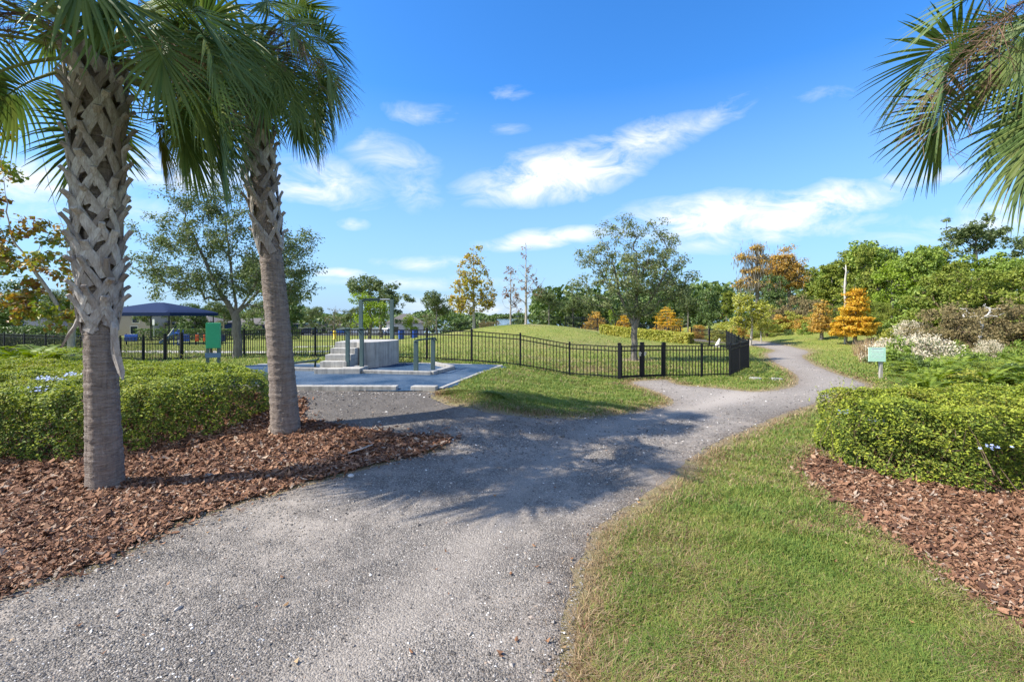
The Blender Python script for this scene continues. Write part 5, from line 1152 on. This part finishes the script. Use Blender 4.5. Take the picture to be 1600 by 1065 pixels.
play_panel(290, 37.5, .7, .95, M['blue_plastic'], 'deep blue play panel beside the blue slide')
play_panel(307.5, 38, .28, .9, M['orange_plastic'], 'narrow orange play panel left of the green sign')
play_panel(319, 38, .24, .9, M['orange_plastic'], 'orange play panel half hidden by the green sign')
play_panel(205, 38, 1.1, .95, M['blue_plastic'], 'wide blue play panel right of the thick palm')
play_panel(349, 38, .35, .95, M['navy_fabric'], 'small navy play panel right of the green sign')
def bin_(px, y, label, mat):
    s = prop('litter_bin', label, 'bin', (X(px, y), y)); m = MB(); m.tube([(0, 0, 0), (0, 0, .12), (0, 0, .8), (0, 0, .9)], [.26, .28, .31, .30], 16); m.build('drum', mat, s, True); m = MB(); m.tube([(0, 0, .9), (0, 0, .95), (0, 0, 1.0)], [.33, .33, .2], 16); m.build('lid', mat, s)
bin_(627, 45, 'blue drum bin left of the mound', M['blue_plastic']); bin_(648, 49, 'blue drum bin nearer the mound, right of the other one', M['blue_plastic'])
yh = prop('fire_hydrant', 'yellow fire hydrant on the lawn beyond the fence', 'hydrant', (X(523, 60), 60)); m = MB(); m.tube([(0, 0, -.1), (0, 0, .1), (0, 0, .12), (0, 0, .9), (0, 0, 1.1), (0, 0, 1.2)], [.26, .26, .18, .18, .22, .05], 12); m.build('body', M['yellow'], yh, True); m = MB(); m.tube([(-.32, 0, .75), (.32, 0, .75)], .1, 10); m.build('nozzle', M['yellow'], yh)
ps = prop('parking_sign', 'small white sign plate on a thin pole under the shade canopy', 'sign', (X(240.5, 48), 48)); zz = Z(503, 48) - ps.location.z; m = MB(); m.tube([(0, 0, -.2), (0, 0, zz + .3)], .04, 8); m.build('pole', M['bar'], ps); m = MB(); m.box((0, -.06, zz), (.22, .03, .6)); m.build('plate', M['white'], ps)
# dog
dg = prop('dog', 'white dog sitting on the grass inside the far fence corner', 'dog', (X(1120, 29), 29)); me = bpy.data.meshes.new('body'); 
vs = [(0, 0, .16), (.06, 0, .30), (.12, 0, .44), (.16, 0, .55), (.20, 0, .64), (.30, 0, .62), (.17, .06, .22), (.19, .065, .02), (.17, -.06, .22), (.19, -.065, .02), (-.04, .11, .13), (.10, .13, .06), (.18, .13, .02), (-.04, -.11, .13), (.10, -.13, .06), (.18, -.13, .02), (-.14, 0, .07), (-.28, .05, .05), (.18, .06, .73), (.18, -.06, .73)]
es = [(0, 1), (1, 2), (2, 3), (3, 4), (4, 5), (2, 6), (6, 7), (2, 8), (8, 9), (0, 10), (10, 11), (11, 12), (0, 13), (13, 14), (14, 15), (0, 16), (16, 17), (4, 18), (4, 19)]
me.from_pydata(vs, es, []); db_ = bpy.data.objects.new('body', me); COL.objects.link(db_); db_.parent = dg; sk = db_.modifiers.new('Skin', 'SKIN'); 
rr = [.14, .14, .125, .08, .085, .04, .05, .03, .05, .03, .08, .05, .03, .08, .05, .03, .03, .015, .02, .02]
for i, v in enumerate(me.skin_vertices[0].data): v.radius = (rr[i], rr[i]); v.use_root = (i == 0)
db_.modifiers.new('Subdivision', 'SUBSURF').levels = 1; me.materials.append(M['dog']); db_.modifiers['Subdivision'].render_levels = 2
m = MB(); m.tube([(.325, 0, .625), (.345, 0, .622)], [.022, .012], 8); m.build('nose', M['nose'], dg); dg.rotation_euler = (0, 0, rad(-20)); dg.scale = (.8,) * 3
# ------------------------------------------------------------------ houses and cars
def house(name, label, px, y, w, d, hw, hr, wall, roof, rz=0, base=None, gable=False, wins=(), door=None, name2=None):
    x = X(px, y); z = float(H(x, y)) if base is None else base; root = thing(name, label, 'house', (x, y, z - .1), rz); m = MB(); m.prism([(-w/2, -d/2), (w/2, -d/2), (w/2, d/2), (-w/2, d/2)], 0, hw); m.build('wall', wall, root)
    m = MB(); e = .45; V = [(-w/2 - e, -d/2 - e, hw + .01), (w/2 + e, -d/2 - e, hw + .01), (w/2 + e, d/2 + e, hw + .01), (-w/2 - e, d/2 + e, hw + .01)]; rr = w/2 - (0 if gable else d/2 * .8)
    V += [(-max(rr, .3), 0, hw + hr), (max(rr, .3), 0, hw + hr)]; m.add(V, [[0, 1, 5, 4], [2, 3, 4, 5]]); m.f.append((np.array([[1, 2, 5], [3, 0, 4]]), 0)); m.f.append((np.array([[3, 2, 1, 0]]), 0)); m.build('roof', roof, root)
    for wx, wz, ww, wh in wins:
        m = MB(); m.box((wx, -d/2 - .03, wz), (ww + .16, .06, wh + .16)); f = m.build('window', M['white'], root); m = MB(); m.box((wx, -d/2 - .065, wz), (ww, .02, wh)); m.build('pane', M['glass'], f)
    if door: m = MB(); m.box((door, -d/2 - .04, 1.05), (.95, .06, 2.1)); m.build('door', M['navy_wall'], root)
    return root
hb = house('bungalow', 'navy blue bungalow with a gabled porch behind the clipped hedge', 66, 80, 13, 8, 2.1, 1.5, M['navy_wall'], M['navy_roof'], .1, wins=[(-4.5, 1.3, 1, 1.2), (3.8, 1.3, 1.4, 1.2)], door=.9)
m = MB(); m.add([(-3.3, -6.2, 2.25), (.7, -6.2, 2.25), (-1.3, -6.2, 3.05), (-3.3, -3.6, 2.25), (.7, -3.6, 2.25), (-1.3, -3.6, 3.05)], [[0, 2, 5, 3], [2, 1, 4, 5], [0, 3, 4, 1]]); m.f.append((np.array([[0, 1, 2]]), 0)); m.build('porch_gable', M['navy_wall'], hb)
m = MB(); m.bar((-3.6, -6.26, 2.2), (-1.3, -6.26, 3.12), .12, .16); m.bar((-1.3, -6.26, 3.12), (1.0, -6.26, 2.2), .12, .16); m.bar((-3.7, -6.3, 2.12), (-2.6, -6.3, 2.12), .15, .2); m.bar((0, -6.3, 2.12), (2.4, -6.3, 2.12), .15, .2); m.build('porch_trim', M['navy_trim'], hb)
for x in (-3.0, .45): m = MB(); m.box((x, -6.0, 1.05), (.45, .45, 2.1)); m.build('porch_column', M['navy_trim'], hb)
m = MB(); an = np.linspace(0, math.pi, 12); m.prism([(-1.9 + .42 * math.cos(a), .42 * math.sin(a)) for a in an], 0, .05); f = m.build('fanlight', M['white'], hb); f.rotation_euler = (rad(90), 0, 0); f.location = (0, -4.06, 1.3)
m = MB(); m.box((-1.9, -4.05, .7), (.8, .06, 1.15)); m.build('window', M['glass'], hb)
house('beige_house', 'two storey beige house behind the blue shade canopy', 214, 95, 11, 9, 4.6, 1.6, M['beige'], M['roofgrey'], .1, wins=[(-3.2, 1.4, 1.3, 1.5), (2.5, 1.4, 1.3, 1.5), (-3.2, 3.5, 1.2, 1.2), (2.8, 3.5, 1.2, 1.2)], door=0)
house('grey_house', 'shaded house under the right half of the shade canopy', 300, 100, 14, 9, 2.9, 1.5, M['navy_wall'], M['roofgrey'], 0, wins=[(-4, 1.4, 1.1, 1.3), (1.0, 1.4, .5, 1.5), (1.9, 1.4, .5, 1.5), (5, 1.4, 1.1, 1.3)])
house('white_house', 'long low off white house behind the parked cars', 520, 135, 18, 8, 2.6, .9, M['offwhite'], M['roofgrey'], 0, wins=[(-6, 1.4, 1.2, 1.2), (-1, 1.4, 1.2, 1.2), (5, 1.4, 1.2, 1.2)], door=2)
house('gabled_house', 'pale gabled house showing right of the pull up bar', 634, 118, 9, 9, 3.2, 2.3, M['offwhite'], M['roofgrey'], .2, wins=[(-2.2, 1.6, 1.2, 1.4), (2.2, 1.6, 1.2, 1.4)])
house('grey_house', 'shaded house between the big oak and the slim palm', 405, 112, 15, 9, 2.7, 1.5, M['navy_wall'], M['roofgrey'], 0, wins=[(-4, 1.4, .6, 1.6), (2.0, 1.4, .6, 1.6), (5, 1.4, .6, 1.6)])
def car_mesh(kind, paint, root):
    L, Wd = 4.5, 1.78; prof = {'sedan': [(-2.25, .35), (-2.25, .72), (-1.9, .86), (-1.2, .92), (-.55, 1.38), (.75, 1.42), (1.5, 1.0), (2.15, .92), (2.25, .6), (2.2, .32)],
        'suv': [(-2.25, .4), (-2.25, .85), (-1.9, 1.02), (-1.2, 1.08), (-.6, 1.62), (1.4, 1.68), (2.05, 1.2), (2.2, .9), (2.25, .6), (2.2, .38)]}[kind]
    m = MB(); n = len(prof); V = []
    for yy, k_ in ((-Wd/2, 0), (-Wd/2 + .0, 1), (Wd/2, 1), (Wd/2, 0)):
        V += [(x, yy * (.88 if z > 1.0 and k_ == 1 else 1) * (1 if k_ else .96), z) for x, z in prof]
    a = np.arange(n); b = (a + 1) % n; Q = [np.stack([j*n + a, j*n + b, (j+1)*n + b, (j+1)*n + a], 1) for j in range(3)]; m.add(V, np.concatenate(Q)); m.f.append((np.array([a[::-1]]), 0)); m.f.append((np.array([3*n + a]), 0)); bevel(m.build('body', paint, root), .05)
    top = 1.3 if kind == 'sedan' else 1.55; m = MB()
    for s in (-1, 1): m.add([(-.95, s * .86, .95), (1.2, s * .86, .98), (.75, s * .815, top), (-.5, s * .815, top)], [[0, 1, 2, 3]])
    m.build('windows', M['glass'], root)
    for x in (-1.4, 1.4):
        for s in (-1, 1): m = MB(); m.tube([(x, s * .72, .32), (x, s * .915, .32)], .32, 16); w_ = m.build('wheel', M['tyre'], root); m = MB(); m.tube([(x, s * .90, .32), (x, s * .925, .32)], .19, 12); m.build('rim', M['bar'], w_)
def car(label, px, y, kind, col, rz=0, nm='parked_car'):
    x = X(px, y); root = thing(nm, label, 'car', (x, y, float(H(x, y)) + .02), rz, 'cars parked beyond the lawn'); car_mesh(kind, plain('car_paint', col, .25, .6), root)
car('dark navy car parked left of the exercise steps', 480, 112, 'suv', (.012, .018, .05), .05); car('white car behind the exercise posts', 556, 116, 'sedan', (.75, .75, .75), .3); car('silver car framed by the pull up bar', 584, 104, 'suv', (.5, .52, .54), .1)
car('pale car beside the right pull up post', 604, 112, 'suv', (.7, .7, .68), 1.2); car('blue car seen above the exercise steps', 531, 118, 'sedan', (.03, .12, .4), .1); car('dark car half hidden by the slim palm', 452, 116, 'sedan', (.03, .03, .035), 0)
rd = MB()
xs_ = np.linspace(-120, 2, 60)
for i in range(59):
    V = [(xs_[i + j], yy, float(H(xs_[i + j], yy)) + .06) for yy in (100, 124) for j in (0, 1)]; rd.add(V, [[0, 1, 3, 2]])
tag(rd.build('road', M['asphalt']), kind='structure')
wk = MB()
for (y0, y1, x0, x1) in ((24.4, 25.8, -40, -9), (31.5, 33, -15.5, -11.5)):
    xs_ = np.linspace(x0, x1, 60)
    for i in range(59):
        V = [(xs_[i + j], yy + (xs_[i + j] - x1) * -.12, float(H(xs_[i + j], yy + (xs_[i + j] - x1) * -.12)) + .012) for yy in (y0, y1) for j in (0, 1)]; wk.add(V, [[0, 1, 3, 2]])
tag(wk.build('footpath', M['walk']), kind='structure')
# water
m_, nt = newmat('lake_water'); t = NT(nt); t.bsdf((.10, .16, .22), .12, t.bump(t.noise(t.pos(), .8, 3), .15, .1), .5)
m = MB(); m.add([(-900, 160, -4.2), (900, 160, -4.2), (900, 900, -4.2), (-900, 900, -4.2)], [[0, 1, 2, 3]]); tag(m.build('water', m_), kind='structure')
# small debris
q = P(562, 711); db = thing('bark_strip', 'curled grey palm bark strip lying on the mulch', 'bark', (*q, float(H(*q)) + .05), .55); m = MB(); pts = np.array([(-.17, 0, 0), (-.08, .0, .02), (.03, .02, .03), (.12, .0, .06), (.19, .0, .07)]); wv = np.array([.03, .06, .05, .05, .02]); sd = np.array([0, 1., 0])
V = np.concatenate([pts - sd*wv[:, None]/2 + [0, 0, .008], pts + [0, 0, .022], pts + sd*wv[:, None]/2, pts - [0, 0, .004]]); m.add(V, [[i + a*5, i+1 + a*5, i+1 + ((a+1) % 4)*5, i + ((a+1) % 4)*5] for i in range(4) for a in range(4)]); m.build('strip', M['boot'], db)
def rock(px, py, s, label, mat, seed):
    q = P(px, py); r = R_(seed); bm = bmesh.new(); bmesh.ops.create_icosphere(bm, subdivisions=2, radius=s)
    for v in bm.verts: v.co *= r.uniform(.8, 1.15); v.co.z *= .55
    me = bpy.data.meshes.new('stone'); bm.to_mesh(me); bm.free(); me.materials.append(mat); o = bpy.data.objects.new('stone', me); COL.objects.link(o); o.location = (*q, float(H(*q)) + s * .4); tag(o, label, 'stone')
rock(548, 745, .045, 'pale stone where the mulch meets the gravel', M['offwhite'], 1); rock(33, 900, .05, 'flat grey stone on the mulch near the lower left corner', M['roofgrey'], 2)
for px, py, lab in ((1180, 592, 'pale valve cover in the grass, left of the other cover'), (1213, 593, 'small pale valve cover nearer the path')):
    q = P(px, py); o = thing('valve_cover', lab, 'valve cover', (*q, float(H(*q)))); m = MB(); m.tube([(0, 0, 0), (0, 0, .05)], .17, 18); m.build('lid', M['kerb'], o); m = MB(); m.tube([(0, 0, -.02), (0, 0, .035)], .2, 18); m.build('rim', M['concrete'], o)
# ------------------------------------------------------------------ sky, sun, camera
EL, AZ = rad(45), math.atan2(-.98, -.20)          # sun stands left of the view and slightly behind it
sd = Vector((math.cos(EL) * -.98, math.cos(EL) * -.20, math.sin(EL)))
w = bpy.data.worlds.new('World'); SC.world = w; w.use_nodes = True; nt = w.node_tree; nt.nodes.clear(); t = NT(nt)
sky = t.n('ShaderNodeTexSky', sky_type='NISHITA'); sky.sun_disc = False; sky.sun_elevation = EL; sky.sun_rotation = math.atan2(-.98, -.20) ; sky.air_density = 1.0; sky.dust_density = .6; sky.ozone_density = 2.0
hs = t.n('ShaderNodeHueSaturation', i_Saturation=1.25, i_Value=1.13); nt.links.new(sky.outputs[0], hs.inputs['Color'])
skc = t.mix(1.0, hs.outputs[0], (.50, .84, 1.10), 'MULTIPLY')
co = t.n('ShaderNodeTexCoord').outputs['Generated']; sp = t.n('ShaderNodeSeparateXYZ'); nt.links.new(co, sp.inputs[0])
yy = t.math('MAXIMUM', sp.outputs[1], .02); u = t.math('DIVIDE', sp.outputs[0], yy); v = t.math('DIVIDE', sp.outputs[2], yy)
cb = t.n('ShaderNodeCombineXYZ'); nt.links.new(u, cb.inputs[0]); nt.links.new(v, cb.inputs[1]); uv = cb.outputs[0]
nz = t.n('ShaderNodeTexNoise', i_Scale=8.0, i_Detail=9.0, i_Roughness=.66, i_Distortion=.7); nt.links.new(t.scalevec(uv, (1, 2.2, 1)), nz.inputs['Vector'])
nb = t.n('ShaderNodeTexNoise', i_Scale=5.0, i_Detail=3.0); nt.links.new(uv, nb.inputs['Vector'])
ofs = t.n('ShaderNodeVectorMath', operation='MULTIPLY_ADD'); nt.links.new(nb.outputs['Color'], ofs.inputs[0]); ofs.inputs[1].default_value = (.09, .06, 0); 
o2 = t.n('ShaderNodeVectorMath', operation='SUBTRACT'); nt.links.new(uv, o2.inputs[0]); o2.inputs[1].default_value = (.045, .03, 0); nt.links.new(o2.outputs[0], ofs.inputs[2]); wuv = ofs.outputs[0]
clouds = [(870, 272, 120, 36, 12, 1.15), (900, 264, 70, 24, 8, 1.2), (800, 288, 90, 26, 6, .6), (1000, 218, 110, 26, 16, .66), (1115, 182, 85, 18, 24, .42), (1110, 340, 130, 30, 4, 1.15), (1265, 326, 120, 26, 10, 1.0), (1190, 352, 170, 18, 2, .9), (1210, 355, 170, 20, 2, .7), (850, 374, 90, 12, 6, 1.0), (1110, 378, 70, 14, 5, .6),
  (515, 285, 80, 32, -14, .6), (300, 268, 170, 26, -4, .85), (75, 280, 110, 30, -4, .8), (480, 300, 70, 22, -8, .7), (140, 330, 160, 20, 0, .4), (655, 175, 60, 18, -10, .34), (610, 250, 70, 40, -20, .42), (640, 300, 60, 30, -30, .4), (565, 220, 30, 18, 30, .4), (790, 152, 44, 14, 14, .30), (795, 204, 36, 10, 5, .26), (552, 350, 24, 9, 0, .7), (535, 427, 34, 7, 0, .9), (665, 410, 70, 10, -3, .55), (650, 440, 160, 12, 0, .4), (1550, 350, 200, 22, 8, .5), (1440, 274, 70, 14, 8, .65), (1285, 152, 60, 14, 10, .22), (1600, 330, 120, 16, 0, .5), (780, 480, 200, 18, 0, .5)]
acc = None
for cx, cy, rx, ry, ro, wt in clouds:
    mp = t.n('ShaderNodeMapping', vector_type='TEXTURE'); nt.links.new(wuv, mp.inputs[0]); mp.inputs['Location'].default_value = ((cx - CX) / F, (HY - cy) / F, 0); mp.inputs['Rotation'].default_value = (0, 0, rad(ro)); mp.inputs['Scale'].default_value = (rx / F * 1.5, ry / F * 1.6, 1)
    gr = t.n('ShaderNodeTexGradient', gradient_type='SPHERICAL'); nt.links.new(mp.outputs[0], gr.inputs[0]); q = t.math('MULTIPLY', gr.outputs['Fac'], wt); acc = q if acc is None else t.math('MAXIMUM', acc, q)
den = t.math('MULTIPLY', acc, t.mr(nz.outputs['Fac'], .34, .66, .3, 1.5)); alpha = t.mr(den, .10, .78, 0, .97)
front = t.mr(sp.outputs[1], .03, .12); alpha = t.math('MULTIPLY', alpha, front)
hz = t.mr(sp.outputs[2], -.02, .44, .92, 0)
skc = t.mix(hz, skc, (2.0, 2.85, 4.2)); back_fill = t.math('MULTIPLY', t.mr(sp.outputs[1], -.02, -.35, 0, .7), t.mr(t.noise(co, 2.5, 5), .35, .6, .25, 1)); skc = t.mix(back_fill, skc, (4.4, 4.4, 4.4)); fin = t.mix(alpha, skc, (4.7, 4.85, 5.0))  # unseen white haze added behind the camera as neutral fill for the shade
bg = t.n('ShaderNodeBackground', i_Strength=SKY_STR, i_Color=fin); wo = t.n('ShaderNodeOutputWorld'); nt.links.new(bg.outputs[0], wo.inputs[0]); w.cycles.sampling_method = 'MANUAL'; w.cycles.sample_map_resolution = 1024
sl = bpy.data.lights.new('sun', 'SUN'); sl.energy = SUN_STR; sl.angle = rad(.53); sl.color = (1, .915, .79); so = bpy.data.objects.new('sun', sl); COL.objects.link(so); so.rotation_euler = sd.to_track_quat('Z', 'Y').to_euler(); so.location = (-20, -5, 25)
cd = bpy.data.cameras.new('camera'); cam = bpy.data.objects.new('camera', cd); COL.objects.link(cam); cam.location = (0, 0, CAMZ); cam.rotation_euler = (rad(90), 0, 0); cd.sensor_width = 36; cd.lens = 36 * F / 1600; cd.shift_y = -(532.5 - HY) / 1600; cd.clip_start = .05; cd.clip_end = 6000; SC.camera = cam
vs_ = SC.view_settings; vs_.view_transform = 'Standard'; vs_.look = 'None'; vs_.exposure = EXPO; vs_.gamma = 1.0
cy = SC.cycles; cy.max_bounces = 6; cy.diffuse_bounces = 3; cy.glossy_bounces = 2; cy.transmission_bounces = 4; cy.transparent_max_bounces = 4; cy.use_denoising = True; cy.caustics_reflective = False; cy.caustics_refractive = False; cy.use_adaptive_sampling = True; cy.adaptive_threshold = .02
SC.render.use_persistent_data = False
print('scene built in %.1f s' % (time.time() - T0), len(bpy.data.objects), 'objects')
